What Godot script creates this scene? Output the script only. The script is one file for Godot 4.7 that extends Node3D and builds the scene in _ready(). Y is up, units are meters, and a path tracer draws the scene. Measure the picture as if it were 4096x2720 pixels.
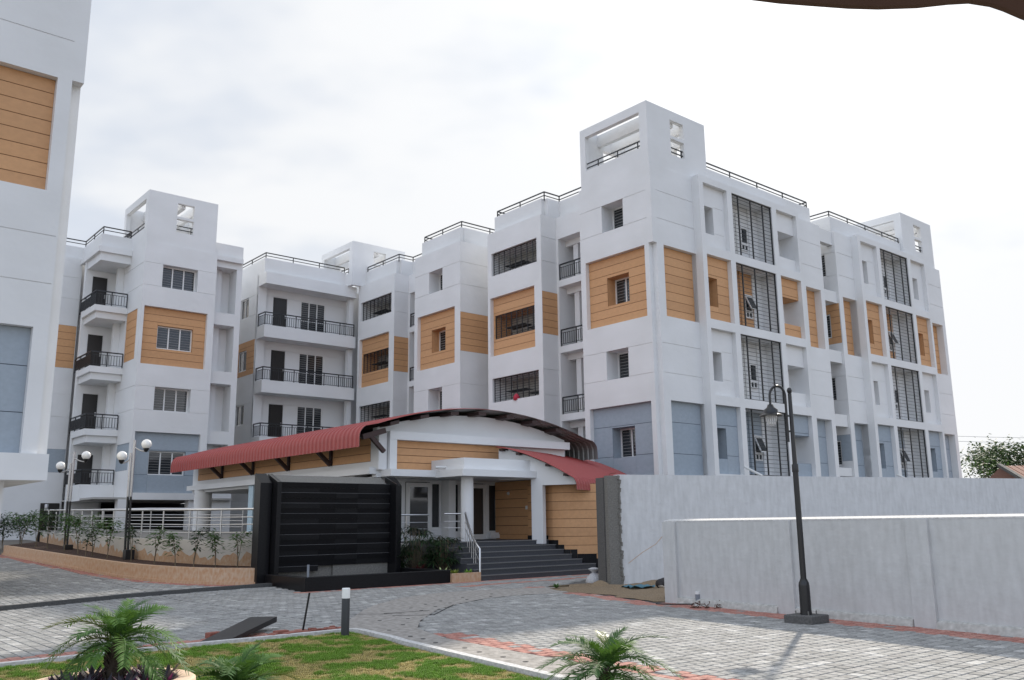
extends Node3D
# u runs along the right-hand facades, v along the left-hand facades; both start at the near corner of the corner block.
const AZ := 0.86593285
const UK := 25.45543805
const VK := 21.48433787
var RB := Basis(Vector3(sin(AZ), 0, -cos(AZ)), Vector3.UP, Vector3(cos(AZ), 0, sin(AZ)))
var KO := Vector3(UK * sin(AZ) - VK * cos(AZ), 0, -(UK * cos(AZ) + VK * sin(AZ)))
var M := {}
var taken := {}
var rng := RandomNumberGenerator.new()

func W(u: float, y: float, v: float) -> Vector3:
	return KO + RB * Vector3(u, y, -v)
func G(x: float, z: float) -> Vector2:          # metres right of and ahead of the camera -> (u, v)
	return Vector2(x * sin(AZ) + z * cos(AZ) - UK, -x * cos(AZ) + z * sin(AZ) - VK)
func gh(u: float, v: float) -> float:           # height of the ground: the drive climbs towards the far left
	return min(1.1, 0.04 * max(0.0, v + 1.2)) * (1.0 - smoothstep(-15.0, -13.5, u))

# ---------------------------------------------------------------- mesh builder, in (u, y, v)
class MB:
	var o: Vector3
	var ps := PackedVector3Array()
	var ns := PackedVector3Array()
	var cs := PackedColorArray()
	var col := Color.WHITE
	var colored := false
	func _init(origin: Vector3):
		o = origin
	func L(a: Vector3) -> Vector3:
		return Vector3(a.x - o.x, a.y - o.y, -(a.z - o.z))
	func tri_n(a: Vector3, b: Vector3, c: Vector3, na: Vector3, nb: Vector3, nc: Vector3):
		ps.append(a); ps.append(b); ps.append(c)
		ns.append(na); ns.append(nb); ns.append(nc)
		if colored:
			cs.append(col); cs.append(col); cs.append(col)
	func quadl(a: Vector3, b: Vector3, c: Vector3, d: Vector3, n: Vector3):   # local points, n = side to face
		var m := (b - a).cross(c - a)
		if m.length_squared() < 1e-16: m = (c - a).cross(d - a)
		if m.length_squared() < 1e-16: return
		m = m.normalized()
		if m.dot(n) < 0.0:
			var t := b
			b = d; d = t
			m = -m
		tri_n(a, c, b, m, m, m)
		tri_n(a, d, c, m, m, m)
	func tril(a: Vector3, b: Vector3, c: Vector3, n: Vector3):
		var m := (b - a).cross(c - a)
		if m.length_squared() < 1e-18: return
		m = m.normalized()
		if m.dot(n) < 0.0:
			var t := b
			b = c; c = t
			m = -m
		tri_n(a, c, b, m, m, m)
	func quad(a: Vector3, b: Vector3, c: Vector3, d: Vector3, n: Vector3):
		quadl(L(a), L(b), L(c), L(d), Vector3(n.x, n.y, -n.z))
	func box(u0: float, u1: float, y0: float, y1: float, v0: float, v1: float):
		hexa([Vector3(u0, y0, v0), Vector3(u1, y0, v0), Vector3(u1, y0, v1), Vector3(u0, y0, v1), Vector3(u0, y1, v0), Vector3(u1, y1, v0), Vector3(u1, y1, v1), Vector3(u0, y1, v1)])
	func hexa(p: Array):                          # eight corners: bottom ring, then top ring
		var q := []
		var ctr := Vector3.ZERO
		for a in p:
			var l := L(a)
			q.append(l)
			ctr += l / 8.0
		for f in [[0, 1, 2, 3], [4, 5, 6, 7], [0, 1, 5, 4], [1, 2, 6, 5], [2, 3, 7, 6], [3, 0, 4, 7]]:
			var mid: Vector3 = (q[f[0]] + q[f[1]] + q[f[2]] + q[f[3]]) / 4.0
			quadl(q[f[0]], q[f[1]], q[f[2]], q[f[3]], mid - ctr)
	func bevel_box(u0: float, u1: float, y0: float, y1: float, v0: float, v1: float, c: float):   # chamfered along the top edges
		box(u0, u1, y0, y1 - c, v0, v1)
		hexa([Vector3(u0, y1 - c, v0), Vector3(u1, y1 - c, v0), Vector3(u1, y1 - c, v1), Vector3(u0, y1 - c, v1), Vector3(u0 + c, y1, v0 + c), Vector3(u1 - c, y1, v0 + c), Vector3(u1 - c, y1, v1 - c), Vector3(u0 + c, y1, v1 - c)])
	func bar(a: Vector3, b: Vector3, w: float, h: float):   # rectangular bar between two points
		var A := L(a)
		var B2 := L(b)
		var d := (B2 - A).normalized()
		var s := d.cross(Vector3.UP)
		if s.length() < 0.01: s = Vector3.RIGHT
		s = s.normalized() * w * 0.5
		var t := s.normalized().cross(d).normalized() * h * 0.5
		var r := [A - s - t, A + s - t, A + s + t, A - s + t, B2 - s - t, B2 + s - t, B2 + s + t, B2 - s + t]
		var ctr := (A + B2) * 0.5
		for f in [[0, 1, 2, 3], [4, 5, 6, 7], [0, 1, 5, 4], [1, 2, 6, 5], [2, 3, 7, 6], [3, 0, 4, 7]]:
			var mid: Vector3 = (r[f[0]] + r[f[1]] + r[f[2]] + r[f[3]]) / 4.0
			quadl(r[f[0]], r[f[1]], r[f[2]], r[f[3]], mid - ctr)
	func tube(pts: Array, radii, sides := 8, caps := true):   # pts in (u, y, v); radii a number or an array
		var n := pts.size()
		var q := []
		for a in pts: q.append(L(a))
		var rings := []
		var last := Vector3.ZERO
		for i in n:
			var d: Vector3 = (q[min(i + 1, n - 1)] - q[max(i - 1, 0)]).normalized()
			var s: Vector3
			if last == Vector3.ZERO:
				s = d.cross(Vector3.UP)
				if s.length() < 0.05: s = d.cross(Vector3.RIGHT)
				s = s.normalized()
			else:
				s = (last - d * last.dot(d)).normalized()
			last = s
			var t := d.cross(s).normalized()
			var r: float = radii[i] if radii is Array else radii
			var ring := []
			for k in sides:
				var a := TAU * k / sides
				var nn: Vector3 = s * cos(a) + t * sin(a)
				ring.append([q[i] + nn * r, nn])
			rings.append(ring)
		for i in n - 1:
			for k in sides:
				var a = rings[i][k]
				var b = rings[i][(k + 1) % sides]
				var c = rings[i + 1][(k + 1) % sides]
				var e = rings[i + 1][k]
				tri_o(a[0], b[0], c[0], a[1], b[1], c[1])
				tri_o(a[0], c[0], e[0], a[1], c[1], e[1])
		if caps:
			for e in [0, n - 1]:
				var d: Vector3 = (q[0] - q[1]) if e == 0 else (q[n - 1] - q[n - 2])
				for k in sides:
					tril(q[e], rings[e][k][0], rings[e][(k + 1) % sides][0], d)
	func tri_o(a: Vector3, b: Vector3, c: Vector3, na: Vector3, nb: Vector3, nc: Vector3):   # smooth, wound to match its normals
		var m := (b - a).cross(c - a)
		if m.dot(na + nb + nc) < 0.0: tri_n(a, b, c, na, nb, nc)
		else: tri_n(a, c, b, na, nc, nb)
	func lathe(at: Vector3, prof: Array, sides := 20):   # prof: [radius, height] from bottom to top
		var c := L(at)
		var n := prof.size()
		var nr := []
		for i in n:
			var a: Vector2 = prof[max(i - 1, 0)]
			var b: Vector2 = prof[min(i + 1, n - 1)]
			nr.append(Vector2(b.y - a.y, -(b.x - a.x)).normalized())
		for i in n - 1:
			for k in sides:
				var t0 := TAU * k / sides
				var t1 := TAU * (k + 1) / sides
				var p0: Vector2 = prof[i]
				var p1: Vector2 = prof[i + 1]
				var e0 := Vector3(cos(t0), 0, sin(t0))
				var e1 := Vector3(cos(t1), 0, sin(t1))
				var up := Vector3.UP
				var a := c + e0 * p0.x + up * p0.y
				var b := c + e1 * p0.x + up * p0.y
				var d := c + e1 * p1.x + up * p1.y
				var f := c + e0 * p1.x + up * p1.y
				var n0: Vector2 = nr[i]
				var n1: Vector2 = nr[i + 1]
				if p0.x > 1e-5: tri_o(a, b, d, e0 * n0.x + up * n0.y, e1 * n0.x + up * n0.y, e1 * n1.x + up * n1.y)
				if p1.x > 1e-5: tri_o(a, d, f, e0 * n0.x + up * n0.y, e1 * n1.x + up * n1.y, e0 * n1.x + up * n1.y)
	func prism(poly: PackedVector2Array, f: Callable, depth: float, dirv: Vector3):   # poly (s, y) -> f(s, y) point; pushed along dirv
		var idx := Geometry2D.triangulate_polygon(poly)
		var off := dirv * depth
		for k in range(0, idx.size(), 3):
			var a: Vector3 = f.call(poly[idx[k]])
			var b: Vector3 = f.call(poly[idx[k + 1]])
			var c: Vector3 = f.call(poly[idx[k + 2]])
			var back := Vector3(-dirv.x, -dirv.y, dirv.z)
			tril(L(a), L(b), L(c), back)
			tril(L(a + off), L(b + off), L(c + off), -back)
		var ctr := Vector3.ZERO
		for p in poly: ctr += f.call(p) / poly.size()
		var cl := Geometry2D.is_polygon_clockwise(poly)
		for k in poly.size():
			var p0 := poly[k]
			var p1 := poly[(k + 1) % poly.size()]
			var a: Vector3 = f.call(p0)
			var b: Vector3 = f.call(p1)
			var e := p1 - p0
			var nn := Vector2(e.y, -e.x)
			if cl: nn = -nn
			var q: Vector3 = f.call(p0 + nn.normalized() * 0.1) - a
			quad(a, b, b + off, a + off, q)
	func sheet(poly: PackedVector2Array, hf: Callable, lift: float):   # a flat polygon in (u, v) laid on the ground
		var idx := Geometry2D.triangulate_polygon(poly)
		for k in range(0, idx.size(), 3):
			var t := []
			for j in 3:
				var p := poly[idx[k + j]]
				t.append(L(Vector3(p.x, hf.call(p.x, p.y) + lift, p.y)))
			tril(t[0], t[1], t[2], Vector3.UP)
	func mesh() -> ArrayMesh:
		var arr := []
		arr.resize(Mesh.ARRAY_MAX)
		arr[Mesh.ARRAY_VERTEX] = ps
		arr[Mesh.ARRAY_NORMAL] = ns
		if colored: arr[Mesh.ARRAY_COLOR] = cs
		var m := ArrayMesh.new()
		if ps.size() > 0: m.add_surface_from_arrays(Mesh.PRIMITIVE_TRIANGLES, arr)
		return m

# ---------------------------------------------------------------- scene helpers
func numbered(n: String) -> String:
	if not taken.has(n):
		taken[n] = 0
		return n
	taken[n] += 1
	return "%s_%03d" % [n, taken[n]]
func thing(called: String, label: String, category: String, o: Vector3, group := "") -> Node3D:
	var t := Node3D.new()
	t.name = numbered(called)
	add_child(t)
	t.transform = Transform3D(RB, W(o.x, o.y, o.z))
	t.set_meta("label", label)
	t.set_meta("category", category)
	if group != "": t.set_meta("group", group)
	return t
func part(parent: Node, called: String, b: MB, mat: Material, kind := "") -> MeshInstance3D:
	var i := MeshInstance3D.new()
	var names: Dictionary = part_names.get(parent.get_instance_id(), {})
	var k: int = names.get(called, 0)
	i.name = called if k == 0 else "%s_%03d" % [called, k]
	names[called] = k + 1
	part_names[parent.get_instance_id()] = names
	i.mesh = b.mesh() if b != null else null
	i.material_override = mat
	parent.add_child(i, true)
	if kind != "": i.set_meta("kind", kind)
	return i
var part_names := {}
func struct(called: String, b: MB, mat: Material) -> MeshInstance3D:
	var i := MeshInstance3D.new()
	i.name = numbered(called)
	i.mesh = b.mesh()
	i.material_override = mat
	i.transform = Transform3D(RB, W(b.o.x, b.o.y, b.o.z))
	i.set_meta("kind", "structure")
	add_child(i)
	return i

# kind 0: a wall facing -v (s = u); kind 1: a wall facing -u (s = v); d = depth behind the plane
func mp(kind: int, pl: float, s: float, y: float, d: float) -> Vector3:
	return Vector3(s, y, pl + d) if kind == 0 else Vector3(pl + d, y, s)
func bx(b: MB, kind: int, pl: float, s0: float, s1: float, y0: float, y1: float, d0: float, d1: float):
	if kind == 0: b.box(s0, s1, y0, y1, pl + d0, pl + d1)
	else: b.box(pl + d0, pl + d1, y0, y1, s0, s1)

# A wall with recesses: holes are [s0, s1, y0, y1, depth, material name]; later ones win; depth < 0 goes right through.
func facade(t: Node3D, o: Vector3, kind: int, pl: float, s0: float, s1: float, y0: float, y1: float, thick: float, holes: Array, base := "white", edges := [true, true, true, true], called := "wall"):
	var xs := [s0, s1]
	var ys := [y0, y1]
	for h in holes:
		for e in [h[0], h[1]]:
			if e > s0 and e < s1: xs.append(e)
		for e in [h[2], h[3]]:
			if e > y0 and e < y1: ys.append(e)
	xs.sort(); ys.sort()
	xs = dedupe(xs); ys = dedupe(ys)
	var nx := xs.size() - 1
	var ny := ys.size() - 1
	var dep := []
	var mt := []
	for i in nx:
		var dc := []
		var mc := []
		for j in ny:
			var cx: float = (xs[i] + xs[i + 1]) * 0.5
			var cy: float = (ys[j] + ys[j + 1]) * 0.5
			var d := 0.0
			var m := base
			for h in holes:
				if cx > h[0] and cx < h[1] and cy > h[2] and cy < h[3]:
					d = h[4]
					m = h[5]
			dc.append(-1.0 if d < -1.5 else (thick if d < 0.0 else d))
			mc.append("" if d < 0.0 else m)
		dep.append(dc); mt.append(mc)
	var bs := {}
	var front := Vector3(0, 0, -1) if kind == 0 else Vector3(-1, 0, 0)
	var sdir := Vector3(1, 0, 0) if kind == 0 else Vector3(0, 0, 1)
	for i in nx:
		for j in ny:
			var m: String = mt[i][j]
			var d: float = dep[i][j]
			if m != "":
				var b := pick(bs, m, o)
				b.quad(mp(kind, pl, xs[i], ys[j], d), mp(kind, pl, xs[i + 1], ys[j], d), mp(kind, pl, xs[i + 1], ys[j + 1], d), mp(kind, pl, xs[i], ys[j + 1], d), front)
			# right and top borders, and the outer left and bottom ones
			for e in 4:
				var ni: int = i + [-1, 1, 0, 0][e]
				var nj: int = j + [0, 0, -1, 1][e]
				var outer: bool = ni < 0 or ni >= nx or nj < 0 or nj >= ny
				if outer and not edges[e]: continue
				if not outer and (e == 0 or e == 2): continue
				var d2: float = thick if outer else dep[ni][nj]
				if d < -0.5 or d2 < -0.5: continue
				if abs(d2 - d) < 1e-6: continue
				var mm: String = m if d < d2 else mt[ni][nj]
				if mm == "": mm = base
				var b := pick(bs, mm, o)
				var nrm: Vector3 = [-sdir, sdir, Vector3.DOWN, Vector3.UP][e]
				if d > d2: nrm = -nrm
				if e < 2:
					var s: float = xs[i] if e == 0 else xs[i + 1]
					b.quad(mp(kind, pl, s, ys[j], d), mp(kind, pl, s, ys[j + 1], d), mp(kind, pl, s, ys[j + 1], d2), mp(kind, pl, s, ys[j], d2), nrm)
				else:
					var y: float = ys[j] if e == 2 else ys[j + 1]
					b.quad(mp(kind, pl, xs[i], y, d), mp(kind, pl, xs[i + 1], y, d), mp(kind, pl, xs[i + 1], y, d2), mp(kind, pl, xs[i], y, d2), nrm)
	for m in bs:
		var nm: String = called if m == base else {"orange_a": "window_reveal", "blue_a": "window_reveal", "dark": "room_back", "dim": "room_back"}.get(m, called)
		part(t, nm, bs[m], M[m])
func pick(bs: Dictionary, m: String, o: Vector3) -> MB:
	if not bs.has(m): bs[m] = MB.new(o)
	return bs[m]
func dedupe(a: Array) -> Array:
	var r := [a[0]]
	for e in a:
		if e - r[-1] > 1e-4: r.append(e)
	return r
# Cladding boards that fill a recess, each a piece of its panel; rows split round the holes [s0, s1, y0, y1].
func boards(t: Node3D, called: String, o: Vector3, kind: int, pl: float, s0: float, s1: float, cuts: Array, holes: Array, d: float, mats: Array, back: Material):
	var all := []
	for r in cuts.size() - 1:
		var segs := [[s0, s1, cuts[r], cuts[r + 1]]]
		for h in holes:
			var out := []
			for g in segs:
				if h[3] <= g[2] + 0.001 or h[2] >= g[3] - 0.001 or h[1] <= g[0] or h[0] >= g[1]:
					out.append(g)
					continue
				if h[0] > g[0] + 0.01: out.append([g[0], h[0], g[2], g[3]])
				if h[1] < g[1] - 0.01: out.append([h[1], g[1], g[2], g[3]])
				var m0: float = max(g[0], h[0])
				var m1: float = min(g[1], h[1])
				if h[2] > g[2] + 0.02: out.append([m0, m1, g[2], h[2]])
				if h[3] < g[3] - 0.02: out.append([m0, m1, h[3], g[3]])
			segs = out
		all.append_array(segs)
	var mb := MB.new(o)
	for g in all: bx(mb, kind, pl, g[0], g[1], g[2], g[3], d + 0.0225, d + 0.0285)
	var p := part(t, called, mb, back)
	for g in all:
		var b := MB.new(o)
		bx(b, kind, pl, g[0] + 0.003, g[1] - 0.003, g[2] + 0.009, g[3] - 0.009, d, d + 0.022)
		part(p, "board", b, mats[rng.randi() % mats.size()])
func steps_of(a: float, b: float, n: int) -> Array:
	var r := []
	for k in n + 1: r.append(lerp(a, b, float(k) / n))
	return r
func orange_panel(t: Node3D, o: Vector3, kind: int, pl: float, s0: float, s1: float, y0: float, y1: float, n: int, holes: Array, d: float):
	boards(t, "orange_panel", o, kind, pl, s0, s1, steps_of(y0, y1, n), holes, d, [M.orange_a, M.orange_b, M.orange_c], M.orange_back)
func blue_panel(t: Node3D, o: Vector3, kind: int, pl: float, s0: float, s1: float, y0: float, y1: float, holes: Array, d: float, cuts := []):
	boards(t, "blue_panel", o, kind, pl, s0, s1, ([y0, 4.05, 5.23, y1] if cuts.is_empty() else cuts), holes, d, [M.blue_a, M.blue_b], M.blue_back)
# A framed window set on a wall at depth d: frame > pane, window_bars
func window(t: Node3D, o: Vector3, kind: int, pl: float, s0: float, s1: float, y0: float, y1: float, d: float, n: int, bars := true, fr := 0.06):
	var f := MB.new(o)
	bx(f, kind, pl, s0, s1, y0, y0 + fr, d - 0.05, d + 0.01)
	bx(f, kind, pl, s0, s1, y1 - fr, y1, d - 0.05, d + 0.01)
	for k in n + 1:
		var s: float = lerp(s0 + fr * 0.5, s1 - fr * 0.5, float(k) / n)
		bx(f, kind, pl, s - fr * 0.5, s + fr * 0.5, y0 + fr, y1 - fr, d - 0.047, d + 0.01)
	var w := part(t, "window", f, M.frame)
	for k in n:
		var a: float = lerp(s0 + fr * 0.5, s1 - fr * 0.5, float(k) / n) + fr * 0.5
		var b: float = lerp(s0 + fr * 0.5, s1 - fr * 0.5, float(k + 1) / n) - fr * 0.5
		var p := MB.new(o)
		bx(p, kind, pl, a, b, y0 + fr, y1 - fr, d - 0.012, d - 0.002)
		part(w, "pane", p, M.glass)
	if bars:
		var q := MB.new(o)
		var y := y0 + fr + 0.07
		while y < y1 - fr - 0.03:
			bx(q, kind, pl, s0 + fr, s1 - fr, y, y + 0.014, d - 0.03, d - 0.018)
			y += 0.125
		part(w, "window_bars", q, M.bar_light, "stuff")
func grille(t: Node3D, o: Vector3, kind: int, pl: float, s0: float, s1: float, y0: float, y1: float, verts: Array, nh: int, d: float, vw := 0.05):
	var f := MB.new(o)
	for e in [[s0, s0 + vw], [s1 - vw, s1]]: bx(f, kind, pl, e[0], e[1], y0, y1, d, d + vw)
	for e in [[y0, y0 + 0.035], [y1 - 0.035, y1]]: bx(f, kind, pl, s0 + vw, s1 - vw, e[0], e[1], d + 0.002, d + vw - 0.002)
	for s in verts: bx(f, kind, pl, s - vw * 0.5, s + vw * 0.5, y0 + 0.035, y1 - 0.035, d + 0.001, d + vw - 0.001)
	var g := part(t, "security_grille", f, M.iron)
	var h := MB.new(o)
	for k in nh:
		var y: float = lerp(y0, y1, (k + 1.0) / (nh + 1.0))
		bx(h, kind, pl, s0 + vw, s1 - vw, y - 0.008, y + 0.008, d - 0.010, d + 0.001)
	part(g, "grille_bars", h, M.iron, "stuff")
# Pipe railing on the parapet: pts are (u, y, v) corners of the top rail
func roof_rail(t: Node3D, o: Vector3, pts: Array):
	var b := MB.new(o)
	for i in pts.size() - 1:
		var a: Vector3 = pts[i]
		var c: Vector3 = pts[i + 1]
		b.bar(a, c, 0.05, 0.05)
		b.bar(a - Vector3(0, 0.17, 0), c - Vector3(0, 0.17, 0), 0.035, 0.035)
		var n: int = max(1, int(round((c - a).length() / 1.85)))
		for k in n + 1:
			var p: Vector3 = a.lerp(c, float(k) / n)
			b.bar(p, p - Vector3(0, 0.42, 0), 0.04, 0.04)
	part(t, "roof_railing", b, M.iron)
func balcony_rail(t: Node3D, o: Vector3, pts: Array, y0: float, y1: float, filled := false):
	var b := MB.new(o)
	var fine := MB.new(o)
	for i in pts.size() - 1:
		var a: Vector2 = pts[i]
		var c: Vector2 = pts[i + 1]
		var A := Vector3(a.x, y1, a.y)
		var C := Vector3(c.x, y1, c.y)
		b.bar(A, C, 0.06, 0.055)
		var n: int = max(1, int(round((c - a).length() / 0.9)))
		for k in n + 1:
			var p := A.lerp(C, float(k) / n)
			b.bar(p, Vector3(p.x, y0 - 0.05, p.z), 0.04, 0.04)
		var y2 := y1 - 0.14
		fine.bar(Vector3(a.x, y2, a.y), Vector3(c.x, y2, c.y), 0.022, 0.022)
		fine.bar(Vector3(a.x, y0 + 0.07, a.y), Vector3(c.x, y0 + 0.07, c.y), 0.022, 0.022)
		var nb: int = int((c - a).length() / (0.13 if not filled else 0.045))
		for k in range(1, nb):
			var p := A.lerp(C, float(k) / nb)
			fine.bar(Vector3(p.x, y2, p.z), Vector3(p.x, y0 + 0.07, p.z), 0.02 if not filled else 0.03, 0.02)
	var r := part(t, "balcony_railing", b, M.iron)
	part(r, "balusters", fine, M.iron, "stuff")

# ---------------------------------------------------------------- materials
func noise_tex(sd: int, freq: float, lo: Color, hi: Color, size := 256, oct := 4, stretch := Vector2.ONE, pw := 1.0) -> ImageTexture:
	var f := FastNoiseLite.new()
	f.seed = sd
	f.noise_type = FastNoiseLite.TYPE_SIMPLEX_SMOOTH
	f.fractal_octaves = oct
	f.frequency = freq
	var im: Image = f.get_seamless_image(int(size * stretch.x), int(size * stretch.y))
	im.convert(Image.FORMAT_RGB8)
	im.resize(size, size, Image.INTERPOLATE_CUBIC)
	for y in size:
		for x in size:
			im.set_pixel(x, y, lo.lerp(hi, pow(im.get_pixel(x, y).r, pw)))
	im.generate_mipmaps()
	return ImageTexture.create_from_image(im)
func lin(r: float, g: float, b: float) -> Color:
	return Color(r, g, b).linear_to_srgb()
func flat(r: float, g: float, b: float, rough := 0.7, metal := 0.0) -> StandardMaterial3D:
	var m := StandardMaterial3D.new()
	m.albedo_color = lin(r, g, b)
	m.roughness = rough
	m.metallic = metal
	return m
func tex(r: float, g: float, b: float, rough: float, t: Texture2D, metres: float, bump: Texture2D = null, bs := 0.4) -> StandardMaterial3D:
	var m := flat(r, g, b, rough)
	m.albedo_texture = t
	m.uv1_triplanar = true
	m.uv1_world_triplanar = true
	m.uv1_scale = Vector3.ONE / metres
	if bump:
		m.normal_enabled = true
		m.normal_texture = bump
		m.normal_scale = bs
	return m
func bump_tex(sd: int, freq: float, strength: float) -> ImageTexture:
	var f := FastNoiseLite.new()
	f.seed = sd
	f.frequency = freq
	f.fractal_octaves = 3
	var im: Image = f.get_seamless_image(256, 256)
	im.convert(Image.FORMAT_RGBA8)
	im.bump_map_to_normal_map(strength)
	return ImageTexture.create_from_image(im)
func materials():
	var w := Color.WHITE
	var t_paint := noise_tex(3, 0.012, Color(0.95, 0.95, 0.945), w)
	var t_streak := noise_tex(5, 0.045, Color(0.89, 0.89, 0.885), w, 512, 5, Vector2(1.0, 0.2), 0.8)
	var t_fine := noise_tex(8, 0.05, Color(0.93, 0.93, 0.93), w, 256, 5)
	var t_rough := noise_tex(11, 0.06, Color(0.72, 0.72, 0.71), w, 256, 5)
	var t_mud := noise_tex(13, 0.03, Color(0.90, 0.74, 0.60), w, 512, 5, Vector2(1.0, 0.45), 0.8)
	var n_plaster := bump_tex(21, 0.05, 2.0)
	var n_grain := bump_tex(22, 0.15, 4.0)
	M.white = tex(0.77, 0.775, 0.78, 0.75, t_paint, 6.0, n_plaster, 0.12)
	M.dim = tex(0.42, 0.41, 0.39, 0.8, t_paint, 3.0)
	M.orange_a = tex(0.63, 0.345, 0.165, 0.7, t_fine, 2.0)
	M.orange_b = tex(0.60, 0.33, 0.16, 0.7, t_fine, 2.3)
	M.orange_c = tex(0.65, 0.36, 0.175, 0.7, t_fine, 1.7)
	M.orange_back = flat(0.17, 0.09, 0.045, 0.9)
	M.blue_a = tex(0.36, 0.415, 0.47, 0.7, t_fine, 2.0)
	M.blue_b = tex(0.345, 0.405, 0.465, 0.7, t_fine, 2.6)
	M.blue_back = flat(0.10, 0.12, 0.15, 0.9)
	M.frame = flat(0.74, 0.74, 0.73, 0.4)
	M.glass = flat(0.03, 0.034, 0.038, 0.08)
	M.glass.metallic_specular = 0.6
	M.bar_light = flat(0.26, 0.26, 0.26, 0.5)
	M.iron = flat(0.018, 0.019, 0.022, 0.45)
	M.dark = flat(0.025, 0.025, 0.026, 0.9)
	M.door = flat(0.013, 0.011, 0.010, 0.35)
	M.steel = flat(0.62, 0.62, 0.62, 0.28, 1.0)
	M.pipe_white = flat(0.70, 0.70, 0.68, 0.5)
	M.red_roof = tex(0.36, 0.062, 0.055, 0.42, t_fine, 1.5)
	M.zinc = flat(0.26, 0.27, 0.26, 0.45, 0.3)
	M.purlin = flat(0.045, 0.022, 0.02, 0.6)
	M.granite = tex(0.014, 0.014, 0.016, 0.3, t_rough, 0.9)
	M.granite_b = tex(0.020, 0.020, 0.022, 0.4, t_rough, 0.7)
	M.granite.metallic_specular = 0.3
	M.granite_b.metallic_specular = 0.3
	M.granite_edge = flat(0.16, 0.16, 0.165, 0.5)
	M.slate = tex(0.078, 0.081, 0.092, 0.45, t_rough, 0.8)
	M.slate_b = tex(0.07, 0.074, 0.088, 0.5, t_rough, 0.6)
	M.slate_edge = tex(0.24, 0.24, 0.24, 0.6, t_rough, 0.5)
	M.concrete = tex(0.30, 0.285, 0.26, 0.9, t_rough, 1.6, n_grain, 0.6)
	M.cement = tex(0.25, 0.24, 0.22, 0.9, t_rough, 0.7, n_grain, 0.9)
	M.cement_dark = tex(0.15, 0.145, 0.14, 0.9, t_rough, 0.6, n_grain, 0.9)
	M.path = tex(0.42, 0.39, 0.36, 0.9, t_rough, 2.4, n_grain, 0.35)
	M.wall_wash = tex(0.60, 0.605, 0.60, 0.85, t_streak, 2.6, n_plaster, 0.3)
	M.wall_wash_b = tex(0.66, 0.67, 0.68, 0.85, t_streak, 3.4, n_plaster, 0.3)
	M.plinth = tex(0.62, 0.61, 0.58, 0.9, t_rough, 1.4)
	M.kerb_white = tex(0.74, 0.73, 0.72, 0.85, t_rough, 0.8)
	M.kerb_dark = tex(0.10, 0.10, 0.10, 0.9, t_rough, 0.7)
	M.mud_wall = tex(0.56, 0.44, 0.33, 0.9, t_mud, 1.3, n_plaster, 0.3)
	M.mud_low = tex(0.60, 0.57, 0.52, 0.9, t_paint, 2.0, n_plaster, 0.3)
	M.soil = tex(0.075, 0.034, 0.02, 0.95, t_rough, 0.5, n_grain, 1.0)
	M.dirt = tex(0.31, 0.225, 0.14, 0.95, t_rough, 0.8, n_grain, 1.0)
	M.ground = tex(0.20, 0.175, 0.145, 0.95, t_rough, 1.3)
	M.black_metal = flat(0.012, 0.012, 0.013, 0.3)
	M.globe = flat(0.86, 0.86, 0.84, 0.12)
	M.wrap = flat(0.42, 0.42, 0.43, 0.2, 0.5)
	M.bollard = flat(0.03, 0.033, 0.037, 0.4)
	M.lamp_glass = flat(0.75, 0.76, 0.78, 0.1)
	M.lamp_glass.transparency = BaseMaterial3D.TRANSPARENCY_ALPHA
	M.lamp_glass.albedo_color.a = 0.35
	M.door_glass = flat(0.035, 0.038, 0.042, 0.06)
	M.door_glass.metallic_specular = 0.7
	M.sky_blue = flat(0.46, 0.60, 0.68, 0.6)
	M.leaf = leafmat(0.055, 0.105, 0.032, 0.6)
	M.leaf_palm = leafmat(0.075, 0.15, 0.035, 0.6)
	M.leaf_palm_b = leafmat(0.055, 0.115, 0.035, 0.6)
	M.leaf_palm_c = leafmat(0.12, 0.15, 0.04, 0.4)
	M.leaf_dark = leafmat(0.022, 0.045, 0.018, 0.45)
	M.leaf_tree = leafmat(0.045, 0.075, 0.035, 0.6)
	M.leaf_bright = leafmat(0.13, 0.24, 0.04, 0.5)
	M.leaf_cream = leafmat(0.42, 0.50, 0.24, 0.45)
	M.leaf_lime = leafmat(0.20, 0.24, 0.05, 0.5)
	M.leaf_purple = leafmat(0.16, 0.035, 0.11, 0.4)
	M.leaf_plum = leafmat(0.055, 0.05, 0.065, 0.45)
	M.leaf_wine = leafmat(0.07, 0.018, 0.02, 0.45)
	M.bark = tex(0.10, 0.075, 0.055, 0.95, t_rough, 0.3, n_grain, 1.0)
	M.stem = flat(0.17, 0.135, 0.09, 0.9)
	M.planter = tex(0.72, 0.53, 0.38, 0.8, t_paint, 0.9)
	M.brick_red = tex(0.36, 0.13, 0.095, 0.9, t_rough, 0.3)
	M.rust = tex(0.11, 0.04, 0.018, 0.9, t_rough, 0.2)
	M.tarp = flat(0.06, 0.17, 0.22, 0.5)
	M.sack = tex(0.62, 0.62, 0.64, 0.8, t_rough, 0.4)
	M.fur_black = flat(0.018, 0.016, 0.015, 0.7)
	M.fur_white = flat(0.5, 0.46, 0.40, 0.8)
	M.pvc_grey = flat(0.20, 0.22, 0.25, 0.5)
	M.tile_roof = tex(0.42, 0.22, 0.16, 0.85, t_rough, 0.6)
	M.red_cloth = flat(0.45, 0.03, 0.06, 0.8)
	M.canvas = flat(0.13, 0.075, 0.06, 0.9)
	M.hole = flat(0.02, 0.02, 0.02, 0.9)
	M.vc = StandardMaterial3D.new()
	M.vc.vertex_color_use_as_albedo = true
	M.vc.roughness = 0.88
	M.vc.albedo_texture = t_rough
	M.vc.uv1_triplanar = true
	M.vc.uv1_world_triplanar = true
	M.vc.uv1_scale = Vector3.ONE / 0.9
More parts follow.
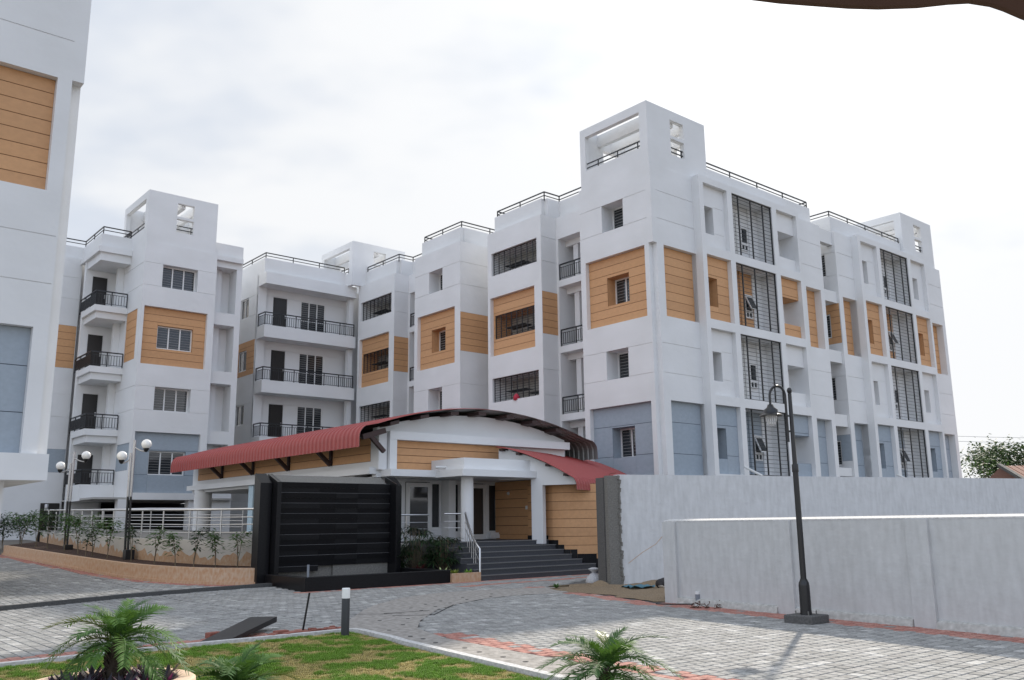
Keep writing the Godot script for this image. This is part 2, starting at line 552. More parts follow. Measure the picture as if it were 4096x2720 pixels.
	M.vcg = StandardMaterial3D.new()
	M.vcg.vertex_color_use_as_albedo = true
	M.vcg.roughness = 0.8
	M.vcg.backlight_enabled = true
	M.vcg.backlight = Color(0.2, 0.25, 0.08)
	for i in 9:
		var g: float = [0.31, 0.36, 0.40, 0.43, 0.46, 0.60, 0.0, 0.0, 0.0][i]
		if i < 6: M["paver_%d" % i] = tex(g, g * 0.985, g * 0.95, 0.88, t_rough, 0.9, n_grain, 0.3)
		else: M["paver_%d" % i] = tex([0.56, 0.52, 0.60][i - 6], [0.255, 0.225, 0.30][i - 6], [0.205, 0.18, 0.24][i - 6], 0.88, t_rough, 0.9, n_grain, 0.3)
func leafmat(r: float, g: float, b: float, rough: float) -> StandardMaterial3D:
	var m := flat(r, g, b, rough)
	m.cull_mode = BaseMaterial3D.CULL_DISABLED
	m.backlight_enabled = true
	m.backlight = lin(r * 0.7, g * 0.7, b * 0.5)
	m.metallic_specular = 0.25
	return m

# ---------------------------------------------------------------- sky
func sky_image() -> Image:
	var w := 2048
	var h := 1024
	var im := Image.create(w, h, false, Image.FORMAT_RGBF)
	var f := FastNoiseLite.new()
	f.seed = 17
	f.noise_type = FastNoiseLite.TYPE_SIMPLEX_SMOOTH
	f.fractal_octaves = 5
	f.fractal_gain = 0.55
	f.frequency = 1.0
	var sun := Vector3(sin(0.375) * cos(0.588), sin(0.588), -cos(0.375) * cos(0.588))
	for y in h:
		var el := PI * (0.5 - (y + 0.5) / h)
		if el < -0.12:
			for x in range(0, w):
				im.set_pixel(x, y, Color(0.30, 0.29, 0.27))
			continue
		for x in w:
			var az := TAU * (x + 0.5) / w
			var d := Vector3(sin(az) * cos(el), sin(el), -cos(az) * cos(el))
			var k: float = 1.0 / (max(d.y, 0.0) + 0.22)
			var q := Vector3(d.x * k, 0.0, d.z * k)
			var n := f.get_noise_3d(q.x * 0.85 + 3.1, q.z * 1.25, 0.0)
			var n2 := f.get_noise_3d(q.x * 2.6, q.z * 3.4 + 9.0, 4.0)
			var ca: float = max(0.0, d.dot(sun))
			var cover: float = lerp(0.42, 0.58, smoothstep(-0.5, 0.5, -d.z)) + 0.30 * smoothstep(0.80, 0.99, ca) + 0.4 * smoothstep(0.45, 0.0, el)
			var c: float = smoothstep(-0.28, 0.42, n + 0.28 * n2 + (cover - 0.6) * 1.5)
			var hd := Vector2(d.x, d.z).normalized()
			var front := smoothstep(-0.55, 0.45, hd.dot(Vector2(0.2, -0.98)))
			var blue := Color(0.60, 0.72, 0.95).lerp(Color(0.54, 0.585, 0.66), front)
			var cloud := Color(1.06, 1.09, 1.14).lerp(Color(0.73, 0.74, 0.755), front)
			var s := blue.lerp(cloud, c)
			s = s.lerp(Color(0.76, 0.765, 0.77), smoothstep(0.22, 0.0, el) * 0.6)
			var glow: float = 0.97 + 0.10 * pow(ca, 12.0) + 0.5 * pow(ca, 60.0)
			s = Color(s.r * glow, s.g * glow, s.b * glow)
			if el < 0.0: s = s.lerp(Color(0.30, 0.29, 0.27), clamp(-el / 0.1, 0.0, 1.0))
			im.set_pixel(x, y, s)
	return im

# ---------------------------------------------------------------- the scene
func _ready():
	rng.seed = 4711
	var cam := Camera3D.new()
	cam.name = "camera"
	cam.fov = 41.752
	cam.near = 0.1
	cam.far = 2000.0
	add_child(cam)
	cam.position = Vector3(0, 1.55, 0)
	cam.transform.basis = Basis(Vector3.RIGHT, 0.2030588) * Basis(Vector3.FORWARD, 0.01217316)
	var env := WorldEnvironment.new()
	env.name = "environment"
	var e := Environment.new()
	e.background_mode = Environment.BG_SKY
	var sk := Sky.new()
	var sm := PanoramaSkyMaterial.new()
	sm.panorama = ImageTexture.create_from_image(sky_image())
	sk.sky_material = sm
	e.sky = sk
	e.tonemap_mode = Environment.TONE_MAPPER_LINEAR
	e.tonemap_exposure = 1.32
	e.sdfgi_enabled = true
	e.ssao_enabled = true
	e.ssil_enabled = true
	env.environment = e
	add_child(env)
	var sun := DirectionalLight3D.new()
	sun.name = "sun"
	sun.light_energy = 1.15
	sun.light_color = Color(1.0, 0.96, 0.9)
	sun.light_angular_distance = 1.2
	sun.shadow_enabled = true
	add_child(sun)
	var sd := Vector3(sin(0.375) * cos(0.588), sin(0.588), -cos(0.375) * cos(0.588))
	sun.look_at_from_position(sd * 50.0, Vector3.ZERO, Vector3.UP)
	materials()
	grounds()
	corner_block()
	court_block()
	rear_block()
	left_block()
	near_block()
	clubhouse()
	fountain()
	terrace()
	yard_walls()
	street_things()
	greenery()
	distance_things()

# ---------------------------------------------------------------- apartment blocks
const FL := [0.0, 3.05, 6.10, 9.15, 12.20]       # floor levels
func grooves(s0: float, s1: float, levels := [1, 2, 3, 4], y_lo := 0.96, y_hi := 2.1) -> Array:
	var r := []
	for k in levels:
		r.append([s0, s1, FL[k] + y_lo - 0.011, FL[k] + y_lo + 0.011, 0.02, "white"])
		r.append([s0, s1, FL[k] + y_hi - 0.011, FL[k] + y_hi + 0.011, 0.02, "white"])
	return r
# The left-hand face of a corner: deep single windows, orange panel on the third floor, blue on the first.
func corner_face(t: Node3D, o: Vector3, pl: float, v0: float, notch: bool):
	var h := grooves(v0 + (0.26 if notch else 0.0), v0 + 3.95, [2, 4])
	if notch: h.append([v0, v0 + 0.22, 0.0, 12.13, 0.22, "white"])
	for k in [1, 3]: h.append([v0 + 0.44, v0 + 3.67, FL[k] + 0.12, FL[k] + 2.95, 0.23, "orange_a" if k == 3 else "blue_a"])
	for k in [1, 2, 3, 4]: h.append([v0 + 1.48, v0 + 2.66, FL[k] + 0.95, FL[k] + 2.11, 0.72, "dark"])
	facade(t, o, 1, pl, v0, v0 + 3.95, 0.0, 15.35, 0.95, h, "white", [false, true, true, true])
	for k in [1, 2, 3, 4]: window(t, o, 1, pl, v0 + 1.48, v0 + 2.66, FL[k] + 0.95, FL[k] + 2.11, 0.715, 2)
	var cut := [[v0 + 1.48, v0 + 2.66, FL[3] + 0.95, FL[3] + 2.11]]
	orange_panel(t, o, 1, pl, v0 + 0.44, v0 + 3.67, FL[3] + 0.12, FL[3] + 2.95, 8, cut, 0.2)
	blue_panel(t, o, 1, pl, v0 + 0.44, v0 + 3.67, FL[1] + 0.12, FL[1] + 2.95, [[v0 + 1.48, v0 + 2.66, FL[1] + 0.95, FL[1] + 2.11]], 0.2)
# The projecting block with barred wide windows, and the wall that turns back from it.
func grille_block(t: Node3D, o: Vector3, pl: float, v0: float, side: float, basket: bool):
	var v1 := v0 + 3.85
	var h := []
	for k in [1, 3]: h.append([v0 + 0.5, v1 - 0.18, FL[k] + 0.12, FL[k] + 2.95, 0.23, "orange_a" if k == 3 else "blue_a"])
	for k in [1, 2, 3, 4]:
		var a: float = v0 + (0.3 if k % 2 == 0 else 0.5)
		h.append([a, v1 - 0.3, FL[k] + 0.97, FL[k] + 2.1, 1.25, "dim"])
	facade(t, o, 1, pl, v0, v1, 0.0, 15.35, 1.3, h, "white", [false, true, true, true])
	for k in [1, 2, 3, 4]:
		var a: float = v0 + (0.3 if k % 2 == 0 else 0.5)
		var vs := []
		for j in range(1, 8): vs.append(lerp(a, v1 - 0.3, j / 8.0))
		grille(t, o, 1, pl, a, v1 - 0.3, FL[k] + 0.97, FL[k] + 2.1, vs, 9, 0.24 if k % 2 else 0.12, 0.035)
		var b := MB.new(o)
		bx(b, 1, pl, v0 + 0.5, v0 + 1.7, FL[k] + 1.25, FL[k] + 1.28, 0.6, 1.1)
		bx(b, 1, pl, v0 + 1.9, v1 - 0.6, FL[k] + 1.5, FL[k] + 1.53, 0.6, 1.1)
		part(t, "utility_shelf", b, M.dark)
	orange_panel(t, o, 1, pl, v0 + 0.5, v1 - 0.18, FL[3] + 0.12, FL[3] + 2.95, 8, [[v0 + 0.5, v1 - 0.3, FL[3] + 0.97, FL[3] + 2.1]], 0.2)
	blue_panel(t, o, 1, pl, v0 + 0.5, v1 - 0.18, FL[1] + 0.12, FL[1] + 2.95, [[v0 + 0.5, v1 - 0.3, FL[1] + 0.97, FL[1] + 2.1]], 0.2)
	flush_side(t, o, v0, pl, pl + side)
# A plain wall facing -v with a flush orange and a flush blue field
func flush_side(t: Node3D, o: Vector3, v: float, u0: float, u1: float):
	var h := grooves(u0 + 0.02, u1, [2, 4])
	h.append([u0 + 0.02, u1, 9.80, 11.75, 0.03, "orange_a"])
	h.append([u0 + 0.02, u1, 4.22, 5.44, 0.03, "blue_a"])
	facade(t, o, 0, v, u0, u1, 0.0, 15.35, 0.3, h, "white", [false, true, true, true])
	orange_panel(t, o, 0, v, u0 + 0.02, u1, 9.80, 11.75, 6, [], 0.001)
	blue_panel(t, o, 0, v, u0 + 0.02, u1, 4.22, 5.44, [], 0.001, [4.22, 5.44])
# The set-back strip of narrow balconies between two blocks
func balcony_strip(t: Node3D, o: Vector3, pl: float, v0: float, v1: float):
	var h := []
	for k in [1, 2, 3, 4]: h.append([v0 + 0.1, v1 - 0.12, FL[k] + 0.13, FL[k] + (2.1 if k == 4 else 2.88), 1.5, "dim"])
	facade(t, o, 1, pl, v0, v1, 0.0, 15.35, 1.55, h, "white", [false, false, true, true])
	for k in [1, 2, 3, 4]:
		var top: float = FL[k] + (2.1 if k == 4 else 2.88)
		var b := MB.new(o)
		bx(b, 1, pl, v0 + 0.1, v1 - 0.12, top - 0.27, top, 0.5, 0.75)
		bx(b, 1, pl, v1 - 0.85, v1 - 0.55, FL[k] + 0.13, top - 0.27, 0.55, 0.8)
		part(t, "balcony_beam", b, M.white)
		balcony_rail(t, o, [Vector2(pl + 0.06, v0 + 0.1), Vector2(pl + 0.06, v1 - 0.14)], FL[k] + 0.17, FL[k] + 0.88)
		var a := MB.new(o)
		a.bevel_box(pl + 0.7, pl + 1.1, FL[k] + 0.13, FL[k] + 0.55, v0 + 1.0, v0 + 1.5, 0.05)
		part(t, "outdoor_unit", a, M.frame)
func tower(t: Node3D, o: Vector3, u0: float, v0: float, lv := 3.75, lu := 3.7):
	var y0 := 15.35
	var y1 := 18.02
	facade(t, o, 0, v0, u0, u0 + lu, y0, y1, 0.22, [[u0 + 1.43, u0 + 2.28, 16.1, 16.8, -1.0, ""], [u0 + 1.43, u0 + 2.28, 16.93, 17.62, -1.0, ""]], "white", [true, true, true, true], "tower_wall")
	facade(t, o, 1, u0, v0 + 0.22, v0 + lv, y0, y1, 0.22, [[v0 + 0.4, v0 + lv - 0.3, 16.12, 17.65, -1.0, ""]], "white", [true, true, true, true], "tower_wall")
	facade(t, o, 0, v0 + lv - 0.22, u0 + 0.22, u0 + lu, y0, y1, 0.22, [[u0 + 1.2, u0 + 2.4, 16.0, 17.4, -1.0, ""]], "white", [true, true, true, true], "tower_wall")
	facade(t, o, 1, u0 + lu - 0.22, v0 + 0.22, v0 + lv - 0.22, y0, y1, 0.22, [[v0 + 0.5, v0 + 1.5, 15.6, 17.4, -1.0, ""], [v0 + 1.9, v0 + lv - 0.5, 16.3, 17.4, -1.0, ""]], "white", [true, true, true, true], "tower_wall")
	for k in 3:
		var b := MB.new(o)
		var u: float = u0 + 0.85 + k * 0.85
		b.box(u, u + 0.2, 17.45, 17.97, v0 + 0.221, v0 + lv - 0.221)
		part(t, "roof_beam", b, M.white)
	var r := MB.new(o)
	for y in [16.27, 16.46]:
		r.bar(Vector3(u0 + 0.1, y, v0 + 0.38), Vector3(u0 + 0.1, y, v0 + lv - 0.28), 0.04, 0.04)
		r.bar(Vector3(u0 + 1.41, y, v0 + 0.1), Vector3(u0 + 2.3, y, v0 + 0.1), 0.04, 0.04)
	for k in 3: r.bar(Vector3(u0 + 0.1, 16.05, v0 + 0.6 + k * 1.1), Vector3(u0 + 0.1, 16.46, v0 + 0.6 + k * 1.1), 0.035, 0.035)
	r.bar(Vector3(u0 + 2.2, 16.05, v0 + 0.1), Vector3(u0 + 2.2, 16.46, v0 + 0.1), 0.035, 0.035)
	part(t, "tower_railing", r, M.iron)
# The framed bay of the right-hand facade: window niches, tall grilles before the service shaft, and the end strip
func bay(t: Node3D, o: Vector3, b0: float, windows: bool):
	var pl := -0.35
	var h := []
	for k in [1, 2, 3, 4]:
		var f: float = FL[k]
		var c: String = {3: "orange_a", 1: "blue_a"}.get(k, "white")
		var dd := 0.23 if k % 2 else 0.2
		h.append([b0 + 0.27, b0 + 1.87, f + 0.27, f + 2.95, dd, c])
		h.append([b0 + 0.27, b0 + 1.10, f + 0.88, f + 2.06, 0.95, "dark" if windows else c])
		h.append([b0 + 2.2, b0 + 5.12, f + 0.27, f + 2.95, 0.85, c])
		h.append([b0 + 4.45, b0 + 5.12, f + 0.27, f + 2.95, 0.80, "white"])
		h.append([b0 + 5.47, b0 + 7.06, f + 0.27, f + 2.95, dd, c])
		if windows: h.append([b0 + 5.47, b0 + 7.06, f + 0.88, f + 2.06, 0.95, "white"])
		else: h.append([b0 + 5.47, b0 + 6.45, f + 0.88, f + 2.06, 0.95, c])
		if k % 2 == 0:
			for y in [0.96, 2.1]: h.append([b0 + 1.12, b0 + 1.75, f + y - 0.01, f + y + 0.01, 0.215, "white"])
	facade(t, o, 0, pl, b0, b0 + 7.25, 0.0, 15.43, 1.5, h, "white")
	for k in [1, 2, 3, 4]:
		var f: float = FL[k]
		if windows:
			window(t, o, 0, pl, b0 + 0.27, b0 + 1.10, f + 0.88, f + 2.06, 0.945, 1)
			window(t, o, 0, pl, b0 + 5.5, b0 + 6.45, f + 0.88, f + 2.06, 0.945, 1)
		grille(t, o, 0, pl, b0 + 2.2, b0 + 5.12, f + 0.27, f + 2.95, [b0 + 2.72, b0 + 3.62, b0 + 4.5], 15, 0.05, 0.05)
		if k % 2:
			var cutl := [[b0 + 0.27, b0 + 1.10, f + 0.88, f + 2.06]]
			var cutr := [[b0 + 5.47, b0 + (7.06 if windows else 6.45), f + 0.88, f + 2.06]]
			if k == 3:
				orange_panel(t, o, 0, pl, b0 + 0.27, b0 + 1.87, f + 0.27, f + 2.95, 7, cutl, 0.2)
				orange_panel(t, o, 0, pl, b0 + 5.47, b0 + 7.06, f + 0.27, f + 2.95, 7, cutr, 0.2)
			else:
				blue_panel(t, o, 0, pl, b0 + 0.27, b0 + 1.87, f + 0.27, f + 2.95, cutl, 0.2)
				blue_panel(t, o, 0, pl, b0 + 5.47, b0 + 7.06, f + 0.27, f + 2.95, cutr, 0.2)
		# bathroom windows and drain pipes at the back of the shaft
		for s in [[2.35, 2.85], [3.85, 4.35]]:
			var w0: float = b0 + s[0]
			var w1: float = b0 + s[1]
			window(t, o, 0, pl, w0, w1, f + 0.95, f + 1.25, 0.84, 2, false, 0.05)
			window(t, o, 0, pl, w0, w1, f + 1.25, f + 2.0, 0.84, 1, false, 0.05)
			if (k + int(s[0])) % 2 == 0:
				var v := MB.new(o)
				for q in [[w0, f + 1.3, w1, f + 1.35], [w0, f + 1.9, w1, f + 1.95]]:
					v.bar(Vector3(q[0], q[1], pl + 0.8 - (f + 1.95 - q[1]) * 0.45), Vector3(q[2], q[1], pl + 0.8 - (f + 1.95 - q[1]) * 0.45), 0.045, 0.045)
				for u in [w0, w1]: v.bar(Vector3(u, f + 1.95, pl + 0.8), Vector3(u, f + 1.32, pl + 0.52), 0.045, 0.045)
				var vent := part(t, "vent_sash", v, M.frame)
				var g := MB.new(o)
				g.quad(Vector3(w0, f + 1.93, pl + 0.79), Vector3(w1, f + 1.93, pl + 0.79), Vector3(w1, f + 1.33, pl + 0.53), Vector3(w0, f + 1.33, pl + 0.53), Vector3(0, 0.4, -1))
				part(vent, "pane", g, M.glass)
		var pc: Material = {3: M.orange_b, 1: M.blue_b}.get(k, M.pipe_white)
		for u in [3.15, 3.32, 3.47]:
			var p := MB.new(o)
			p.tube([Vector3(b0 + u, f + 0.1, pl + 0.76), Vector3(b0 + u, f + 3.1 if k < 4 else f + 2.5, pl + 0.76)], 0.055 if u != 3.32 else 0.04, 8, false)
			part(t, "drain_pipe", p, pc)
func end_strip(t: Node3D, o: Vector3, u0: float):
	orange_panel(t, o, 0, 0.0, u0, u0 + 1.25, FL[3] + 0.12, FL[3] + 2.95, 8, [], 0.35)
	blue_panel(t, o, 0, 0.0, u0, u0 + 1.25, FL[1] + 0.12, FL[1] + 2.95, [], 0.35)
func box_part(t: Node3D, called: String, o: Vector3, mat: Material, u0: float, u1: float, y0: float, y1: float, v0: float, v1: float) -> MeshInstance3D:
	var b := MB.new(o)
	b.box(u0, u1, y0, y1, v0, v1)
	return part(t, called, b, mat)

func corner_block():
	var o := Vector3(6.0, 0, 5.0)
	var t := thing("apartment_block", "tall white apartment block with a big open roof tower, behind the long boundary wall", "building", o)
	corner_face(t, o, 0.0, 0.0, true)
	var h := grooves(0.3, 2.6, [2, 4])
	h.append_array(grooves(9.95, 12.2, [2, 4]))
	h.append([0.0, 0.22, 0.0, 12.13, -2.0, ""])
	for k in [1, 3]:
		h.append([0.62, 2.6, FL[k] + 0.12, FL[k] + 2.97, 0.23, "orange_a" if k == 3 else "blue_a"])
		h.append([10.63, 11.88, FL[k] + 0.12, FL[k] + 2.95, 0.38, "orange_a" if k == 3 else "blue_a"])
	h.append([2.61, 9.84, 0.0, 15.35, -1.0, ""])
	facade(t, o, 0, 0.0, 0.0, 12.2, 0.0, 15.35, 1.0, h, "white", [false, true, true, true])
	orange_panel(t, o, 0, 0.0, 0.62, 2.6, FL[3] + 0.12, FL[3] + 2.97, 8, [], 0.2)
	blue_panel(t, o, 0, 0.0, 0.62, 2.6, FL[1] + 0.12, FL[1] + 2.97, [], 0.2)
	end_strip(t, o, 10.63)
	bay(t, o, 2.6, true)
	balcony_strip(t, o, 1.55, 3.95, 7.05)
	grille_block(t, o, 0.6, 7.05, 2.6, true)
	tower(t, o, 0.0, 0.04)
	# inner volume, so that no light leaks through
	box_part(t, "inner_wall", o, M.white, 1.0, 12.15, 0.0, 15.3, 1.18, 3.9)
	box_part(t, "inner_wall", o, M.white, 3.15, 12.15, 0.0, 15.3, 3.9, 10.85)
	box_part(t, "inner_wall", o, M.white, 1.95, 3.15, 0.0, 15.3, 7.4, 10.85)
	# parapets and their rails
	for q in [[1.85, 2.05, 3.79, 7.3], [0.9, 1.1, 7.3, 10.7], [1.1, 2.05, 7.1, 7.3], [3.75, 11.95, 0.28, 0.45], [1.1, 11.95, 10.5, 10.7], [11.75, 11.95, 0.45, 10.5]]:
		box_part(t, "parapet", o, M.white, q[0], q[1], 15.3, 16.24, q[2], q[3])
	roof_rail(t, o, [Vector3(1.95, 16.55, 3.8), Vector3(1.95, 16.55, 7.2), Vector3(1.0, 16.55, 7.2), Vector3(1.0, 16.55, 10.6), Vector3(3.2, 16.55, 10.6)])
	roof_rail(t, o, [Vector3(3.75, 16.55, 0.36), Vector3(11.85, 16.55, 0.36), Vector3(11.85, 16.55, 2.6)])
	# a red cloth and a pipe stub the photo shows
	var c := MB.new(o)
	c.lathe(Vector3(0.66, 6.98, 8.95), [Vector2(0.02, 0.0), Vector2(0.16, 0.06), Vector2(0.15, 0.2), Vector2(0.06, 0.33), Vector2(0.0, 0.35)], 9)
	part(t, "red_cloth", c, M.red_cloth)
	var sp := MB.new(o)
	sp.tube([Vector3(4.2, 3.62, -0.55), Vector3(4.2, 3.22, -1.35)], 0.05, 8)
	part(t, "spout", sp, M.pipe_white)

func court_block():
	var o := Vector3(1.0, 0, 20.0)
	var t := thing("apartment_block", "white apartment block with three wide railed balconies, behind the red curved clubhouse roof", "building", o)
	corner_face(t, o, 0.1, 12.45, false)
	flush_side(t, o, 12.45, 0.1, 3.2)
	balcony_strip(t, o, 1.65, 16.4, 19.3)
	grille_block(t, o, 0.7, 19.3, 2.0, false)
	# the wing with the wide balconies
	var h := []
	for k in [1, 2, 3, 4]:
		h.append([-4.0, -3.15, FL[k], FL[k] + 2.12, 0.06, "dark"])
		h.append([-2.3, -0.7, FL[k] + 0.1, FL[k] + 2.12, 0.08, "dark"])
	h.append_array(grooves(-4.6, 0.7, [1, 2, 3, 4]).filter(func(g): return g[2] > 0.0))
	facade(t, o, 0, 24.55, -4.98, 3.0, 0.0, 15.35, 0.4, h, "white", [false, true, true, true])
	for k in [1, 2, 3, 4]:
		var f: float = FL[k]
		window(t, o, 0, 24.55, -2.3, -0.7, f + 0.1, f + 2.12, 0.075, 3)
		var d := MB.new(o)
		d.box(-3.95, -3.2, f, f + 2.07, 24.565, 24.60)
		d.box(-3.85, -3.3, f + 0.95, f + 1.85, 24.555, 24.565)
		d.box(-3.85, -3.3, f + 0.2, f + 0.8, 24.555, 24.565)
		var door := part(t, "door", d, M.door)
		var hd := MB.new(o)
		hd.box(-3.28, -3.24, f + 0.9, f + 1.1, 24.50, 24.565)
		part(door, "handle", hd, M.steel)
		box_part(t, "balcony_slab", o, M.white, -5.0, 0.69, f - 0.51, f + 0.17, 23.4, 24.54)
		balcony_rail(t, o, [Vector2(-4.95, 24.3), Vector2(-4.95, 23.46), Vector2(0.6, 23.46)], f + 0.17, f + 0.88)
		box_part(t, "pier", o, M.white, -5.0, -4.66, f + 0.17, f + 2.52, 24.35, 24.545)
		box_part(t, "pier", o, M.white, 0.42, 0.70, f + 0.17, f + 2.52, 23.75, 24.05)
	box_part(t, "roof_slab", o, M.white, -5.0, 0.69, 14.71, 15.37, 23.4, 24.54)
	var hs := grooves(24.36, 32.0, [2, 4])
	hs.append([24.4, 28.4, 9.80, 11.75, 0.03, "orange_a"])
	hs.append([24.4, 28.4, 4.22, 5.44, 0.03, "blue_a"])
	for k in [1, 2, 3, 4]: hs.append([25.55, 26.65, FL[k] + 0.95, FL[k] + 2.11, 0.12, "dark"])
	facade(t, o, 1, -5.0, 24.36, 32.0, 0.0, 15.35, 0.5, hs, "white", [true, true, true, true])
	for k in [1, 2, 3, 4]: window(t, o, 1, -5.0, 25.55, 26.65, FL[k] + 0.95, FL[k] + 2.11, 0.1, 2, false)
	orange_panel(t, o, 1, -5.0, 24.4, 28.4, 9.80, 11.75, 6, [[25.55, 26.65, FL[3] + 0.95, FL[3] + 2.11]], 0.001)
	blue_panel(t, o, 1, -5.0, 24.4, 28.4, 4.22, 5.44, [[25.55, 26.65, FL[1] + 0.95, FL[1] + 2.11]], 0.001, [4.22, 5.44])
	box_part(t, "inner_wall", o, M.white, -4.4, 12.0, 0.0, 15.3, 24.96, 31.9)
	box_part(t, "inner_wall", o, M.white, 1.1, 12.0, 0.0, 15.3, 12.8, 16.3)
	box_part(t, "inner_wall", o, M.white, 3.3, 12.0, 0.0, 15.3, 16.3, 24.9)
	box_part(t, "inner_wall", o, M.white, 2.05, 3.3, 0.0, 15.3, 19.65, 23.1)
	box_part(t, "roof_slab", o, M.white, 2.2, 12.0, 15.1, 15.34, 12.8, 31.0)
	tower(t, o, 0.08, 22.9, 3.8, 3.65)
	for q in [[0.4, 0.6, 12.8, 16.2], [0.6, 12.0, 12.75, 12.95], [0.6, 2.1, 16.0, 16.2], [1.95, 2.15, 16.2, 19.6], [1.0, 1.2, 19.6, 22.9], [1.2, 2.15, 19.4, 19.6], [-4.98, 0.1, 23.7, 23.9], [-4.98, -4.8, 23.9, 31.5]]:
		box_part(t, "parapet", o, M.white, q[0], q[1], 15.3, 16.22, q[2], q[3])
	roof_rail(t, o, [Vector3(3.6, 16.55, 16.1), Vector3(0.5, 16.55, 16.1), Vector3(0.5, 16.55, 12.85), Vector3(6.0, 16.55, 12.85)])
	roof_rail(t, o, [Vector3(2.05, 16.55, 16.2), Vector3(2.05, 16.55, 19.5), Vector3(1.1, 16.55, 19.5), Vector3(1.1, 16.55, 22.85)])
	roof_rail(t, o, [Vector3(0.06, 16.55, 23.8), Vector3(-4.9, 16.55, 23.8), Vector3(-4.9, 16.55, 31.0)])

func rear_block():
	var o := Vector3(19.0, 0, 4.0)
	var t := thing("apartment_block", "white apartment block farthest right, its small roof tower standing against the sky", "building", o)
	var b0 := 15.1
	var h := grooves(13.65, 15.1, [2, 4])
	h.append_array(grooves(22.5, 24.9, [2, 4]))
	for k in [1, 3]:
		h.append([13.85, 15.1, FL[k] + 0.12, FL[k] + 2.95, 0.38, "orange_a" if k == 3 else "blue_a"])
		h.append([23.15, 24.4, FL[k] + 0.12, FL[k] + 2.95, 0.38, "orange_a" if k == 3 else "blue_a"])
	h.append([15.11, 22.34, 0.0, 15.35, -1.0, ""])
	facade(t, o, 0, 0.0, 13.5, 24.75, 0.0, 15.35, 1.0, h, "white", [false, true, true, true])
	orange_panel(t, o, 0, 0.0, 13.85, 15.1, FL[3] + 0.12, FL[3] + 2.95, 8, [], 0.35)
	blue_panel(t, o, 0, 0.0, 13.85, 15.1, FL[1] + 0.12, FL[1] + 2.95, [], 0.35)
	end_strip(t, o, 23.15)
	bay(t, o, b0, false)
	var hs := grooves(0.05, 4.0, [2, 4])
	hs.append([0.05, 4.0, 9.80, 11.75, 0.03, "orange_a"])
	hs.append([0.05, 4.0, 4.22, 5.44, 0.03, "blue_a"])
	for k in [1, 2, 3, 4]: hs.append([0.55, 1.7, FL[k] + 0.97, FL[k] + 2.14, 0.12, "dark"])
	facade(t, o, 1, 13.5, 0.0, 4.0, 0.0, 15.35, 0.5, hs, "white", [false, true, true, true])
	for k in [1, 2, 3, 4]: window(t, o, 1, 13.5, 0.55, 1.7, FL[k] + 0.97, FL[k] + 2.14, 0.09, 2)
	orange_panel(t, o, 1, 13.5, 0.05, 4.0, 9.80, 11.75, 6, [[0.55, 1.7, FL[3] + 0.97, FL[3] + 2.14]], 0.001)
	blue_panel(t, o, 1, 13.5, 0.05, 4.0, 4.22, 5.44, [[0.55, 1.7, FL[1] + 0.97, FL[1] + 2.14]], 0.001, [4.22, 5.44])
	for q in [[11.74, 12.29], [8.80, 9.37], [5.78, 6.34], [14.66, 15.33], [3.5, 3.88]]:
		box_part(t, "link_beam", o, M.white, 12.21, 13.49, q[0], q[1], 0.12, 0.4)
	box_part(t, "back_wall", o, M.white, 12.16, 13.49, 0.0, 15.3, 3.4, 3.6)
	box_part(t, "inner_wall", o, M.white, 14.1, 24.7, 0.0, 15.3, 1.18, 11.0)
	box_part(t, "roof_slab", o, M.white, 13.7, 24.7, 15.1, 15.33, 0.5, 11.0)
	tower(t, o, 20.95, 0.12, 3.75, 3.55)
	for q in [[13.75, 20.9, 0.28, 0.45], [13.75, 13.95, 0.45, 4.0], [24.1, 24.3, 3.9, 9.0]]:
		box_part(t, "parapet", o, M.white, q[0], q[1], 15.3, 16.24, q[2], q[3])
	roof_rail(t, o, [Vector3(13.85, 16.55, 3.9), Vector3(13.85, 16.55, 0.36), Vector3(20.9, 16.55, 0.36)])
	var sp := MB.new(o)
	sp.tube([Vector3(16.4, 3.62, -0.55), Vector3(16.4, 3.22, -1.35)], 0.05, 8)
	part(t, "spout", sp, M.pipe_white)

